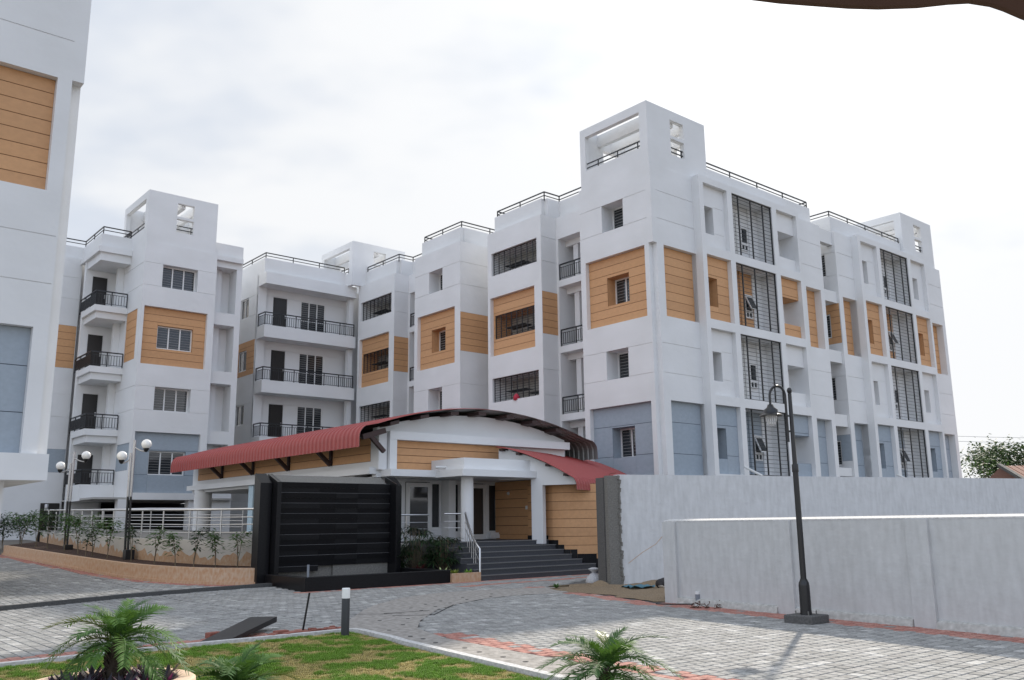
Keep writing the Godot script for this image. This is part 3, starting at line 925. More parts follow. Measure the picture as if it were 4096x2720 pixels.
func left_block():
	var o := Vector3(-10.5, 0, 23.5)
	var t := thing("apartment_block", "white apartment block with stacked corner balconies, left of the clubhouse behind the steel terrace railing", "building", o)
	# front face, towards the right-hand side of the photo
	var v := 21.9
	var h := grooves(-11.98, -8.45, [2, 4])
	for k in [1, 3]: h.append([-11.86, -8.74, FL[k] + 0.12, FL[k] + 2.97, 0.23, "orange_a" if k == 3 else "blue_a"])
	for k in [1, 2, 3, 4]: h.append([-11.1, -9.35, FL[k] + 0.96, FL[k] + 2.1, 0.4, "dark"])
	facade(t, o, 0, v, -12.0, -8.4, 2.85, 15.35, 0.6, h, "white", [false, true, true, true])
	for k in [1, 2, 3, 4]: window(t, o, 0, v, -11.1, -9.35, FL[k] + 0.96, FL[k] + 2.10, 0.39, 3)
	orange_panel(t, o, 0, v, -11.86, -8.74, FL[3] + 0.12, FL[3] + 2.97, 8, [[-11.1, -9.35, FL[3] + 0.96, FL[3] + 2.1]], 0.2)
	blue_panel(t, o, 0, v, -11.86, -8.74, FL[1] + 0.12, FL[1] + 2.97, [[-11.1, -9.35, FL[1] + 0.96, FL[1] + 2.1]], 0.2, [FL[1] + 0.12, 4.02, 5.2, FL[1] + 2.97])
	var hs := grooves(21.92, 25.6, [2, 4])
	hs.append([22.45, 24.05, 9.55, 12.05, 0.03, "orange_a"])
	hs.append([22.2, 24.05, 4.22, 5.5, 0.03, "blue_a"])
	facade(t, o, 1, -12.0, 21.9, 27.1, 2.85, 15.35, 0.5, hs, "white", [false, true, true, true])
	orange_panel(t, o, 1, -12.0, 21.95, 24.0, 9.55, 11.95, 6, [], 0.001)
	blue_panel(t, o, 1, -12.0, 21.95, 24.0, 4.22, 5.44, [], 0.001, [4.22, 5.44])
	# the duct frame right of the front face
	var hd := []
	for k in [0, 1, 2, 3]: hd.append([-8.28, -7.2, FL[k] + 3.22, FL[k] + 5.62 if k < 3 else 14.78, 0.95, "white"])
	facade(t, o, 0, v + 0.3, -8.4, -6.9, 0.0, 16.05, 1.0, hd, "white", [true, true, true, true])
	var dw := MB.new(o)
	for k in [0, 1, 2, 3]:
		dw.box(-8.28, -7.75, FL[k] + 3.22, min(14.78, FL[k] + 5.62), v + 0.9, v + 1.2)
	part(t, "duct_wall", dw, M.white)
	# the wall behind the balconies, with its flush fields
	var hw := grooves(-18.0, -13.52, [2, 4])
	hw.append([-18.0, -13.52, 9.55, 11.75, 0.03, "orange_a"])
	hw.append([-18.0, -13.52, 4.3, 5.45, 0.03, "blue_a"])
	facade(t, o, 0, 27.1, -18.0, -13.5, 0.0, 15.35, 0.5, hw, "white", [true, true, true, true])
	orange_panel(t, o, 0, 27.1, -18.0, -13.52, 9.55, 11.75, 6, [], 0.001)
	blue_panel(t, o, 0, 27.1, -18.0, -13.52, 4.3, 5.45, [], 0.001, [4.3, 5.45])
	facade(t, o, 0, 26.3, -13.5, -12.0, 0.0, 15.35, 0.3, [], "white")
	for k in [1, 2, 3, 4]:
		var f: float = FL[k]
		var d := MB.new(o)
		d.box(-13.15, -12.45, f + 0.1, f + 2.1, 26.26, 26.295)
		var door := part(t, "door", d, M.door)
		var hdl := MB.new(o)
		hdl.box(-12.55, -12.5, f + 1.0, f + 1.2, 26.2, 26.262)
		part(door, "handle", hdl, M.steel)
		var y0: float = f - 0.17 if k > 1 else f - 0.22
		box_part(t, "balcony_slab", o, M.white, -13.55, -12.005, y0, f + (0.13 if k > 1 else 0.55), 24.0, 26.29)
		if k > 1: box_part(t, "balcony_beam", o, M.white, -13.42, -12.006, f - 0.5, y0 - 0.002, 24.14, 26.285)
		var ry: float = f + (0.13 if k > 1 else 0.55)
		balcony_rail(t, o, [Vector2(-13.5, 26.8), Vector2(-13.5, 24.05)], ry + 0.03, f + (0.85 if k > 1 else 1.25), true)
		balcony_rail(t, o, [Vector2(-13.5, 24.05), Vector2(-12.05, 24.05)], ry + 0.03, f + (0.85 if k > 1 else 1.25))
		box_part(t, "pier", o, M.white, -12.3, -12.005, ry + 0.001, f + 2.55, 25.0, 25.3)
	box_part(t, "roof_slab", o, M.white, -13.6, -12.005, 15.03, 15.32, 23.9, 27.09)
	box_part(t, "balcony_beam", o, M.white, -13.45, -12.006, 14.62, 15.028, 24.05, 26.285)
	box_part(t, "parapet", o, M.white, -13.45, -12.0, 15.322, 16.03, 24.2, 24.4)
	box_part(t, "parapet", o, M.white, -13.45, -13.25, 15.322, 16.03, 24.4, 27.3)
	box_part(t, "parapet", o, M.white, -18.0, -13.25, 15.352, 16.03, 27.3, 27.5)
	box_part(t, "inner_wall", o, M.white, -11.45, -6.95, 2.95, 15.3, 23.3, 31.0)
	box_part(t, "inner_wall", o, M.white, -18.0, -11.5, 0.0, 15.3, 27.65, 31.0)
	box_part(t, "roof_slab", o, M.white, -11.95, -6.95, 15.1, 15.34, 22.0, 31.0)
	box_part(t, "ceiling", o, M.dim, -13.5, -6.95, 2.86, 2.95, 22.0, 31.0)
	# the open parking floor below
	for q in [[-12.38, -12.0, 21.95, 22.4], [-9.1, -8.6, 22.0, 22.5], [-12.3, -11.9, 27.2, 27.6]]:
		box_part(t, "column", o, M.white, q[0], q[1], 0.0, 2.86, q[2], q[3])
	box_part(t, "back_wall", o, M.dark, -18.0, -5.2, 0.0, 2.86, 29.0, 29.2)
	box_part(t, "back_wall", o, M.dim, -6.9, -5.2, 0.0, 2.86, 24.0, 24.2)
	tower(t, o, -12.0, 21.94, 3.75, 3.5)
	roof_rail(t, o, [Vector3(-12.02, 16.42, 26.2), Vector3(-12.02, 16.42, 24.3), Vector3(-13.35, 16.42, 24.3), Vector3(-13.35, 16.42, 27.4), Vector3(-18.0, 16.42, 27.4)])
	# a black door and a lamp on the ground-floor wall
	var gd := MB.new(o)
	gd.box(-14.45, -13.6, 0.9, 2.8, 27.04, 27.08)
	part(t, "door", gd, M.door)
	var wl := MB.new(o)
	wl.lathe(Vector3(-14.2, 2.42, 26.95), [Vector2(0.0, 0.0), Vector2(0.1, 0.0), Vector2(0.1, 0.33), Vector2(0.0, 0.35)], 10)
	part(t, "wall_lamp", wl, M.wrap)

func near_block():
	var o := Vector3(-24.0, 0, 3.0)
	var t := thing("apartment_block", "white apartment block cropped by the left edge, raised on columns above a deep white slab", "building", o)
	var v := 0.4
	var h := grooves(-27.0, -20.7, [2, 4])
	h.append([-20.66, -20.4, 0.0, 12.15, 0.28, "white"])
	for k in [1, 3]: h.append([-25.2, -20.98, FL[k] + 0.12, FL[k] + 2.97, 0.23, "orange_a" if k == 3 else "blue_a"])
	h.append([-27.0, -20.41, 16.4, 16.422, 0.02, "white"])
	facade(t, o, 0, v, -27.0, -20.4, 3.18, 18.5, 0.6, h, "white")
	orange_panel(t, o, 0, v, -25.2, -20.98, FL[3] + 0.12, FL[3] + 2.97, 8, [], 0.2)
	blue_panel(t, o, 0, v, -25.2, -20.98, FL[1] + 0.12, FL[1] + 2.97, [], 0.2, [FL[1] + 0.12, 4.1, 5.15, FL[1] + 2.97])
	box_part(t, "inner_wall", o, M.white, -27.0, -20.45, 3.2, 18.4, 1.0, 9.0)
	box_part(t, "floor_slab", o, M.white, -27.2, -20.44, 2.6, 3.179, 0.27, 9.0)
	box_part(t, "column", o, M.white, -23.5, -21.15, -0.1, 2.6, 0.9, 1.4)
	box_part(t, "column", o, M.white, -21.6, -21.15, -0.1, 2.6, 6.5, 7.0)
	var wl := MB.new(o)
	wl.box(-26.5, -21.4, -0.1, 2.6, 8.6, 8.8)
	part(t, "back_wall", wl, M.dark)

# ---------------------------------------------------------------- clubhouse
func g2(s: float, y: float, off: float) -> Vector3:       # on the skewed porch gable: along it, up, behind it
	var q := 0.967 * s + 0.446
	return Vector3(-6.036 + 0.3713 * q + 0.9285 * off, 1.55 + (y - 1.55) * 0.967, 0.866 - 0.9285 * q + 0.3713 * off)
const OW := [Vector2(-5.28, 1.5), Vector2(-5.3, 1.0), Vector2(-5.31, 0.6), Vector2(-5.27, 0.15), Vector2(-5.1, -0.25), Vector2(-4.8, -0.52), Vector2(-4.4, -0.77), Vector2(-3.9, -0.98), Vector2(-3.3, -1.1), Vector2(-2.6, -1.15)]
func vault(u: float) -> float:
	return 5.30 - 0.0375 * (u + 6.7) * (u + 6.7)
func ribbed(top: MB, under: MB, prof: Array, nrm: Array, along: Callable, a0: float, a1: float, pitch: float, amp: float):
	var n := int(round((a1 - a0) / pitch))
	var ks := []
	for i in n:
		for e in [[0.0, 0.0], [0.55, 0.0], [0.68, 1.0], [0.87, 1.0]]: ks.append([a0 + (i + e[0]) * pitch, e[1] * amp])
	ks.append([a1, 0.0])
	for i in ks.size() - 1:
		for j in prof.size() - 1:
			var q := []
			for e in [[j, i], [j + 1, i], [j + 1, i + 1], [j, i + 1]]:
				var p: Vector2 = prof[e[0]] + nrm[e[0]] * ks[e[1]][1]
				var p2: Vector2 = p - nrm[e[0]] * 0.012
				q.append(along.call(p, ks[e[1]][0]))
				q.append(along.call(p2, ks[e[1]][0]))
			var up: Vector2 = nrm[j]
			var d: Vector3 = along.call(prof[j] + up, ks[i][0]) - along.call(prof[j], ks[i][0])
			top.quad(q[0], q[2], q[4], q[6], d)
			under.quad(q[1], q[3], q[5], q[7], -d)
func normals2(prof: Array, flip: float) -> Array:
	var r := []
	for i in prof.size():
		var d: Vector2 = (prof[min(i + 1, prof.size() - 1)] - prof[max(i - 1, 0)]).normalized()
		r.append(Vector2(-d.y, d.x) * flip)
	return r
func clubhouse():
	var o := Vector3(-6.5, 0, 4.0)
	var t := thing("clubhouse", "low clubhouse with red curved ribbed roofs, orange board panels and a white porch", "building", o)
	# main curved roof: arc with rolled eaves
	var prof := []
	prof.append(Vector2(-11.74, 3.84))
	for k in 7:
		var a := deg_to_rad(180.0 - k * 11.0)
		prof.append(Vector2(-11.36 + 0.38 * cos(a), 4.14 + 0.38 * sin(a)))
	for k in range(0, 19):
		var u: float = lerp(-11.1, -2.3, k / 18.0)
		prof.append(Vector2(u, vault(u)))
	for k in 7:
		var a := deg_to_rad(66.0 - k * 11.0)
		prof.append(Vector2(-2.04 + 0.38 * cos(a), 4.14 + 0.38 * sin(a)))
	prof.append(Vector2(-1.66, 3.84))
	var nr := normals2(prof, 1.0)
	var top := MB.new(o)
	var und := MB.new(o)
	ribbed(top, und, prof, nr, func(p, a): return Vector3(p.x, p.y, a), 1.7, 17.2, 0.25, 0.035)
	var roof := part(t, "curved_roof", top, M.red_roof)
	part(roof, "roof_underside", und, M.zinc)
	# end wall under the arc, with frame, boards and slab
	var poly := PackedVector2Array()
	poly.append(Vector2(-10.7, 3.0)); poly.append(Vector2(-2.66, 3.0))
	for k in 17:
		var u: float = lerp(-2.66, -10.7, k / 16.0)
		poly.append(Vector2(u, vault(u) - 0.16))
	var w := MB.new(o)
	w.prism(poly, func(p): return Vector3(p.x, p.y, 2.4), 0.25, Vector3(0, 0, 1))
	part(t, "gable_wall", w, M.white)
	for u in [-10.45, -9.33, -8.15, -7.0, -5.78, -4.62, -3.5]:
		var b := MB.new(o)
		var c: float = vault(u) - 0.14
		var sl: float = -0.075 * (u + 6.7)
		b.hexa([Vector3(u - 0.16, c - 0.05 - sl * 0.16, 1.78), Vector3(u + 0.16, c - 0.05 + sl * 0.16, 1.78), Vector3(u + 0.16, c - 0.05 + sl * 0.16, 17.0), Vector3(u - 0.16, c - 0.05 - sl * 0.16, 17.0), Vector3(u - 0.16, c + 0.06 - sl * 0.16, 1.78), Vector3(u + 0.16, c + 0.06 + sl * 0.16, 1.78), Vector3(u + 0.16, c + 0.06 + sl * 0.16, 17.0), Vector3(u - 0.16, c + 0.06 - sl * 0.16, 17.0)])
		part(t, "purlin", b, M.purlin)
	box_part(t, "frame_band", o, M.white, -10.39, -2.66, 4.17, 4.43, 2.12, 2.398)
	box_part(t, "frame_post", o, M.white, -10.39, -10.13, 3.231, 4.169, 2.13, 2.398)
	box_part(t, "corner_post", o, M.white, -10.72, -10.42, 3.231, 4.40, 2.25, 2.398)
	orange_panel(t, o, 0, 2.37, -10.13, -5.5, 3.25, 4.17, 4, [], 0.0)
	box_part(t, "lintel_slab", o, M.white, -10.56, -8.6, 3.02, 3.23, 1.8, 2.395)
	box_part(t, "lintel_slab", o, M.white, -10.72, -5.0, 3.0, 3.018, 2.39, 3.5)
	# porch canopy
	box_part(t, "canopy", o, M.white, -8.88, -5.45, 3.0, 3.21, 0.4, 2.39)
	box_part(t, "canopy_upstand", o, M.white, -8.66, -5.6, 3.211, 3.57, 0.62, 2.36)
	var sp := MB.new(o)
	sp.tube([Vector3(-8.5, 3.33, 1.6), Vector3(-9.05, 3.31, 1.6)], 0.045, 10)
	part(t, "rain_spout", sp, M.pipe_white)
	var c := MB.new(o)
	c.tube([Vector3(-8.25, 1.02, 1.0), Vector3(-8.25, 3.0, 1.0)], 0.2, 24, false)
	part(t, "round_column", c, M.white)
	# door wall under the porch
	var h := [[-9.95, -9.05, 1.04, 2.92, -1.0, ""], [-8.9, -7.9, 1.04, 2.95, -1.0, ""], [-7.84, -7.42, 1.4, 2.95, -1.0, ""], [-7.12, -6.62, 1.25, 2.95, -1.0, ""], [-6.5, -5.46, 1.04, 2.95, -1.0, ""], [-5.38, -4.92, 1.25, 2.95, -1.0, ""]]
	facade(t, o, 0, 3.5, -10.6, -4.6, 0.9, 3.0, 0.2, h, "white")
	for q in [[-9.95, -9.05, 1.04, 2.92, 2], [-7.84, -7.42, 1.4, 2.95, 1], [-7.12, -6.62, 1.25, 2.95, 1], [-5.38, -4.92, 1.25, 2.95, 1]]:
		window(t, o, 0, 3.5, q[0], q[1], q[2], q[3], 0.1, q[4], false)
	for q in [[-8.9, -7.9], [-6.5, -5.46]]:
		var f := MB.new(o)
		var d0 := 3.42 if q[0] < -8.0 else 3.52
		f.box(q[0], q[0] + 0.14, 1.04, 2.92, d0, d0 + 0.05)
		f.box(q[1] - 0.14, q[1], 1.04, 2.92, d0, d0 + 0.05)
		f.box(q[0] + 0.14, q[1] - 0.14, 2.78, 2.92, d0 + 0.001, d0 + 0.049)
		f.box(q[0] + 0.14, q[1] - 0.14, 1.04, 1.2, d0 + 0.001, d0 + 0.049)
		var door := part(t, "glass_door", f, M.frame)
		var g := MB.new(o)
		g.box(q[0] + 0.14, q[1] - 0.14, 1.2, 2.78, d0 + 0.015, d0 + 0.03)
		part(door, "pane", g, M.door_glass)
	box_part(t, "pier", o, M.white, -7.42, -7.13, 1.0, 3.0, 3.1, 3.498)
	box_part(t, "door_base", o, M.white, -5.45, -4.95, 1.05, 1.25, 3.3, 3.498)
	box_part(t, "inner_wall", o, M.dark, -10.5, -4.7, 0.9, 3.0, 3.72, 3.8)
	# orange wall inside the porch, running back from the column
	facade(t, o, 1, -5.05, 1.5, 3.5, 1.0, 3.0, 0.1, [], "orange_a")
	orange_panel(t, o, 1, -5.05, 1.45, 3.5, 1.18, 3.0, 6, [], -0.03)
	var lp := MB.new(o)
	lp.lathe(Vector3(-5.09, 2.52, 2.75), [Vector2(0.0, 0.0), Vector2(0.05, 0.03), Vector2(0.06, 0.09), Vector2(0.0, 0.13)], 10)
	part(t, "wall_lamp", lp, M.frame)
	box_part(t, "switch_plate", o, M.frame, -5.1, -5.081, 2.02, 2.14, 1.5, 1.85)
	# skewed porch gable with its own curved roof
	var arc := [Vector2(-1.4, 4.14), Vector2(-0.93, 4.06), Vector2(-0.26, 3.86), Vector2(0.52, 3.54), Vector2(1.01, 3.29), Vector2(1.42, 3.06)]
	var gp := PackedVector2Array([Vector2(-1.4, 3.02), Vector2(-0.16, 3.02), Vector2(-0.16, 0.88), Vector2(0.26, 0.88), Vector2(0.26, 2.80), Vector2(1.5, 2.80), Vector2(1.42, 3.0)])
	for k in arc.size(): gp.append(arc[arc.size() - 1 - k] + Vector2(0, -0.06))
	var gw := MB.new(o)
	gw.prism(gp, func(p): return g2(p.x, p.y, 0.0), 0.22, Vector3(0.9285, 0, 0.3713))
	part(t, "porch_gable", gw, M.white)
	# curved orange wall below the porch roof
	var op := smooth_path(OW, 22)
	var lw := MB.new(o)
	ribbon(lw, op, 0.0, -0.2, func(p): return 0.0, func(p): return 2.80)
	var ow := part(t, "orange_panel", lw, M.orange_back)
	for r in 10:
		var y0: float = 0.02 + r * 0.278
		var b := MB.new(o)
		ribbon(b, op, 0.022, 0.0005, func(p): return y0, func(p): return y0 + 0.264)
		part(ow, "board", b, [M.orange_a, M.orange_b, M.orange_c][r % 3])
	var sprof := []
	for p in arc: sprof.append(p)
	for k in range(1, 6):
		var a := deg_to_rad(60.0 - k * 13.0)
		sprof.append(Vector2(1.28 + 0.36 * cos(a), 2.74 + 0.36 * sin(a)))
	sprof.append(Vector2(1.65, 2.61))
	var st := MB.new(o)
	var su := MB.new(o)
	ribbed(st, su, sprof, normals2(sprof, 1.0), func(p, a): return g2(p.x, p.y, a), -0.28, 6.2, 0.21, 0.035)
	var sr := part(t, "porch_roof", st, M.red_roof)
	part(sr, "roof_underside", su, M.zinc)
	for s in [-1.2, -0.55, 0.55, 1.2]:
		var b := MB.new(o)
		var y := 4.1
		for k in arc.size() - 1:
			if s >= arc[k].x and s <= arc[k + 1].x: y = lerp(arc[k].y, arc[k + 1].y, (s - arc[k].x) / (arc[k + 1].x - arc[k].x))
		b.bar(g2(s, y - 0.07, -0.2), g2(s, y - 0.07, 0.2), 0.14, 0.08)
		part(t, "purlin", b, M.purlin)
	# long side: beam, boards between brackets, verandah behind columns
	facade(t, o, 1, -10.7, 2.65, 17.4, 3.15, 4.32, 0.25, [], "white", [true, true, true, true], "side_wall")
	var bk := [2.75, 5.2, 8.26, 11.23, 14.16, 16.87]
	for k in 5:
		orange_panel(t, o, 1, -10.7, bk[k] + (0.1 if k else 0.0), bk[k + 1] - 0.1, 3.5, 4.28, 3, [], -0.026)
		if k:
			var b := MB.new(o)
			b.bar(Vector3(-10.75, 3.52, bk[k]), Vector3(-11.35, 4.05, bk[k]), 0.12, 0.12)
			b.bar(Vector3(-11.4, 4.08, bk[k]), Vector3(-10.7, 4.32, bk[k]), 0.12, 0.14)
			b.box(-10.78, -10.705, 3.5, 4.25, bk[k] - 0.06, bk[k] + 0.06)
			part(t, "roof_bracket", b, M.purlin)
	var fb := MB.new(o)
	fb.bar(Vector3(-11.5, 4.16, 1.95), Vector3(-10.7, 4.40, 1.95), 0.14, 0.16)
	fb.bar(Vector3(-10.72, 3.75, 1.95), Vector3(-11.2, 4.2, 1.95), 0.12, 0.12)
	part(t, "roof_bracket", fb, M.purlin)
	box_part(t, "side_ledge", o, M.white, -10.95, -10.702, 3.1, 3.3, 2.4, 17.4)
	box_part(t, "verandah_ceiling", o, M.white, -10.69, -7.5, 3.0, 3.14, 3.8, 17.4)
	box_part(t, "verandah_floor", o, M.concrete, -11.0, -7.5, 0.0, 1.02, 3.8, 19.0)
	box_part(t, "verandah_wall", o, M.dim, -7.7, -7.5, 1.02, 3.0, 3.8, 17.4)
	var rc := MB.new(o)
	rc.tube([Vector3(-10.6, 1.02, 16.4), Vector3(-10.6, 3.1, 16.4)], 0.36, 20, false)
	part(t, "round_column", rc, M.white)
	box_part(t, "square_column", o, M.sky_blue, -10.85, -10.45, 1.02, 3.09, 10.9, 11.3)
	for q in [[12.0, 12.9], [14.0, 15.6]]:
		var b := MB.new(o)
		b.box(-7.76, -7.701, 1.04, 2.75, q[0], q[1])
		part(t, "door", b, M.granite_b)
	box_part(t, "hall_core", o, M.white, -7.45, -2.7, 0.0, 4.2, 3.85, 17.1)
	# entrance steps: slate treads with pale nosings
	var ends := [-4.38, -4.72, -5.02, -5.18, -5.24, -5.27, -5.27]
	for k in 7:
		var v0 := -1.35 + 0.3 * k
		var ur: float = ends[k]
		var y0 := 0.147 * k
		var b := MB.new(o)
		b.box(-9.6, ur, y0, y0 + 0.147, v0, 3.49)
		var s := part(t, "step", b, M.slate if k % 2 else M.slate_b)
		var nz := MB.new(o)
		nz.box(-9.6, ur, y0 + 0.124, y0 + 0.1478, v0 - 0.02, v0 - 0.001)
		part(s, "nosing", nz, M.slate_edge)
	# dark skirting that climbs the orange wall beside the treads
	var len := 0.0
	for i in op.size() - 1:
		var mid: Vector2 = (op[i] + op[i + 1]) * 0.5
		var lvl: float = clamp(floor((mid.y + 1.35) / 0.3) + 1.0, 1.0, 7.0) * 0.147
		var sk := MB.new(o)
		ribbon(sk, [op[i], op[i + 1]], 0.04, 0.0225, func(p): return 0.0, func(p): return lvl + 0.13)
		part(t, "skirting", sk, M.granite_b)
	# low front wall of the terrace, and rails
	box_part(t, "terrace_wall", o, M.mud_low, -10.9, -9.61, 0.0, 1.0, 2.2, 2.4)
	box_part(t, "terrace_floor", o, M.concrete, -10.9, -9.61, 0.8, 1.0, 2.401, 3.49)
	var r := MB.new(o)
	for y in [1.85, 1.62, 1.42, 1.2]:
		r.tube([Vector3(-10.75, y, 2.3), Vector3(-9.0, y, 2.0)], 0.028 if y > 1.8 else 0.012, 8)
		if y > 1.3: r.tube([Vector3(-8.75, y + 0.02, 1.5), Vector3(-8.3, y + 0.02, 1.05)], 0.028 if y > 1.8 else 0.012, 8)
	for u in [-10.3, -9.75]: r.tube([Vector3(u, 1.0, 2.3 - (u + 10.75) * 0.17), Vector3(u, 1.84, 2.3 - (u + 10.75) * 0.17)], 0.02, 8)
	part(t, "terrace_railing", r, M.steel)
	var hr := MB.new(o)
	hr.tube([Vector3(-8.5, 1.9, 0.75), Vector3(-8.62, 1.86, 0.6), Vector3(-8.85, 1.62, 0.2), Vector3(-9.1, 1.28, -0.3), Vector3(-9.35, 1.0, -0.85), Vector3(-9.45, 0.86, -1.15), Vector3(-9.47, 0.15, -1.18)], 0.03, 10)
	for k in 6:
		var f := k / 6.0
		var p := Vector3(lerp(-8.62, -9.4, f), lerp(1.86, 0.95, f), lerp(0.6, -1.0, f))
		hr.tube([p, Vector3(p.x, max(0.1, p.y - 0.85), p.z)], 0.012, 6)
	hr.tube([Vector3(-8.65, 1.4, 0.55), Vector3(-9.42, 0.5, -1.1)], 0.012, 6)
	hr.tube([Vector3(-8.65, 1.62, 0.55), Vector3(-9.42, 0.72, -1.1)], 0.012, 6)
	part(t, "stair_handrail", hr, M.steel)

# ---------------------------------------------------------------- black stone fountain wall
func fountain():
	var o := Vector3(-13.0, 0, 0.0)
	var t := thing("fountain_wall", "black stone water wall with louvred slabs between two pillars and an empty low basin", "fountain", o)
	# rough concrete core, visible above the slabs
	var c := MB.new(o)
	c.hexa([Vector3(-14.72, 0, 1.06), Vector3(-11.1, 0, 1.06), Vector3(-11.1, 0, 1.5), Vector3(-14.72, 0, 1.5), Vector3(-14.72, 2.72, 1.06), Vector3(-11.1, 2.70, 1.06), Vector3(-11.1, 2.93, 1.5), Vector3(-14.72, 2.93, 1.5)])
	part(t, "concrete_core", c, M.cement)
	var y := 0.36
	for k in 17:
		var y1 := y + 0.1385
		var proud := k % 2 == 0
		var cuts := [-14.68, -12.9, -12.2, -11.14] if k % 3 else [-14.68, -13.4, -12.9, -12.2, -11.14]
		for j in cuts.size() - 1:
			if k == 0 and j > 0: continue
			var b := MB.new(o)
			var d0 := 0.90 if proud else 0.935
			b.hexa([Vector3(cuts[j] + 0.002, y, d0 + 0.02), Vector3(cuts[j + 1] - 0.002, y, d0 + 0.02), Vector3(cuts[j + 1] - 0.002, y, 1.055), Vector3(cuts[j] + 0.002, y, 1.055), Vector3(cuts[j] + 0.002, y1, d0), Vector3(cuts[j + 1] - 0.002, y1, d0), Vector3(cuts[j + 1] - 0.002, y1, 1.055), Vector3(cuts[j] + 0.002, y1, 1.055)])
			var s := part(t, "slab", b, M.granite if (k + j) % 3 else M.granite_b)
			if proud:
				var e := MB.new(o)
				e.box(cuts[j] + 0.003, cuts[j + 1] - 0.003, y1 + 0.0005, y1 + 0.006, d0 + 0.001, d0 + 0.03)
				part(s, "worn_edge", e, M.granite_edge)
		y = y1
	# pillars and fins, their tops cut at a slant
	for q in [[-15.18, -14.86, 0.85, 1.22, 2.68], [-14.82, -14.70, 0.60, 1.22, 2.70], [-11.13, -11.08, 0.60, 1.22, 2.70], [-11.07, -10.78, 0.85, 1.22, 2.68]]:
		var b := MB.new(o)
		b.hexa([Vector3(q[0], 0, q[2]), Vector3(q[1], 0, q[2]), Vector3(q[1], 0, q[3]), Vector3(q[0], 0, q[3]), Vector3(q[0], q[4], q[2]), Vector3(q[1], q[4], q[2]), Vector3(q[1], 2.94, q[3]), Vector3(q[0], 2.94, q[3])])
		part(t, "pillar", b, M.granite)
	var wl := MB.new(o)
	wl.bar(Vector3(-14.705, 2.705, 0.60), Vector3(-14.705, 2.945, 1.22), 0.012, 0.012)
	part(t, "worn_edge", wl, M.granite_edge)
	# basin
	for q in [[-14.95, -10.62, 0.0, 0.34, -1.34, -1.18], [-14.95, -14.79, 0.0, 0.338, -1.178, 1.0], [-10.78, -10.62, 0.0, 0.338, -1.178, 0.9]]:
		var b := MB.new(o)
		b.box(q[0], q[1], q[2], q[3] - 0.03, q[4], q[5])
		var w := part(t, "basin_wall", b, M.granite)
		var cp := MB.new(o)
		cp.bevel_box(q[0] - 0.01, q[1] + 0.01, q[3] - 0.0295, q[3], q[4] - 0.01, q[5] + 0.001, 0.008)
		part(w, "coping", cp, M.granite_b)
	box_part(t, "basin_floor", o, M.cement_dark, -14.78, -10.79, 0.05, 0.1, -1.17, 0.9)
	box_part(t, "bare_base", o, M.cement, -12.9, -11.14, 0.1, 0.495, 0.99, 1.05)
	var p := MB.new(o)
	p.tube([Vector3(-14.83, 0.34, -1.26), Vector3(-14.83, 0.63, -1.26)], 0.03, 10)
	part(t, "water_pipe", p, M.pvc_grey)

# ---------------------------------------------------------------- planted terrace wall and railing at the left
const CURB := [Vector2(-15.14, 0.96), Vector2(-15.96, 1.47), Vector2(-16.57, 2.25), Vector2(-17.12, 3.56), Vector2(-17.46, 5.41), Vector2(-17.73, 8.86), Vector2(-17.98, 12.77), Vector2(-18.13, 15.57)]
const TERR := [Vector2(-14.4, 2.4), Vector2(-15.3, 3.55), Vector2(-15.85, 4.8), Vector2(-16.25, 6.2), Vector2(-16.45, 8.0), Vector2(-16.5, 12.0), Vector2(-16.5, 17.6)]
func smooth_path(pts: Array, n: int) -> Array:
	var c := Curve3D.new()
	for i in pts.size():
		var a: Vector2 = pts[max(i - 1, 0)]
		var b: Vector2 = pts[min(i + 1, pts.size() - 1)]
		var d := (b - a) / 6.0
		c.add_point(Vector3(pts[i].x, 0, pts[i].y), Vector3(-d.x, 0, -d.y), Vector3(d.x, 0, d.y))
	var r := []
	for k in n + 1:
		var p := c.sample_baked(c.get_baked_length() * k / n)
		r.append(Vector2(p.x, p.z))
	return r
func ribbon(b: MB, path: Array, w0: float, w1: float, lo: Callable, hi: Callable):   # a wall swept along a path, from w0 to w1 left of it
	var n := path.size()
	var side := []
	for i in n:
		var d: Vector2 = (path[min(i + 1, n - 1)] - path[max(i - 1, 0)]).normalized()
		side.append(Vector2(d.y, -d.x))
	for i in n - 1:
		var q := []
		for e in [i, i + 1]:
			for w in [w0, w1]:
				var p: Vector2 = path[e] + side[e] * w
				q.append(Vector3(p.x, lo.call(path[e]), p.y))
				q.append(Vector3(p.x, hi.call(path[e]), p.y))
		# q: 0 in lo, 1 in hi, 2 out lo, 3 out hi, then the next four
		b.hexa([q[0], q[2], q[6], q[4], q[1], q[3], q[7], q[5]])
func tz(p: Vector2) -> float:
	return 1.2 + 0.018 * max(0.0, p.y - 4.0)
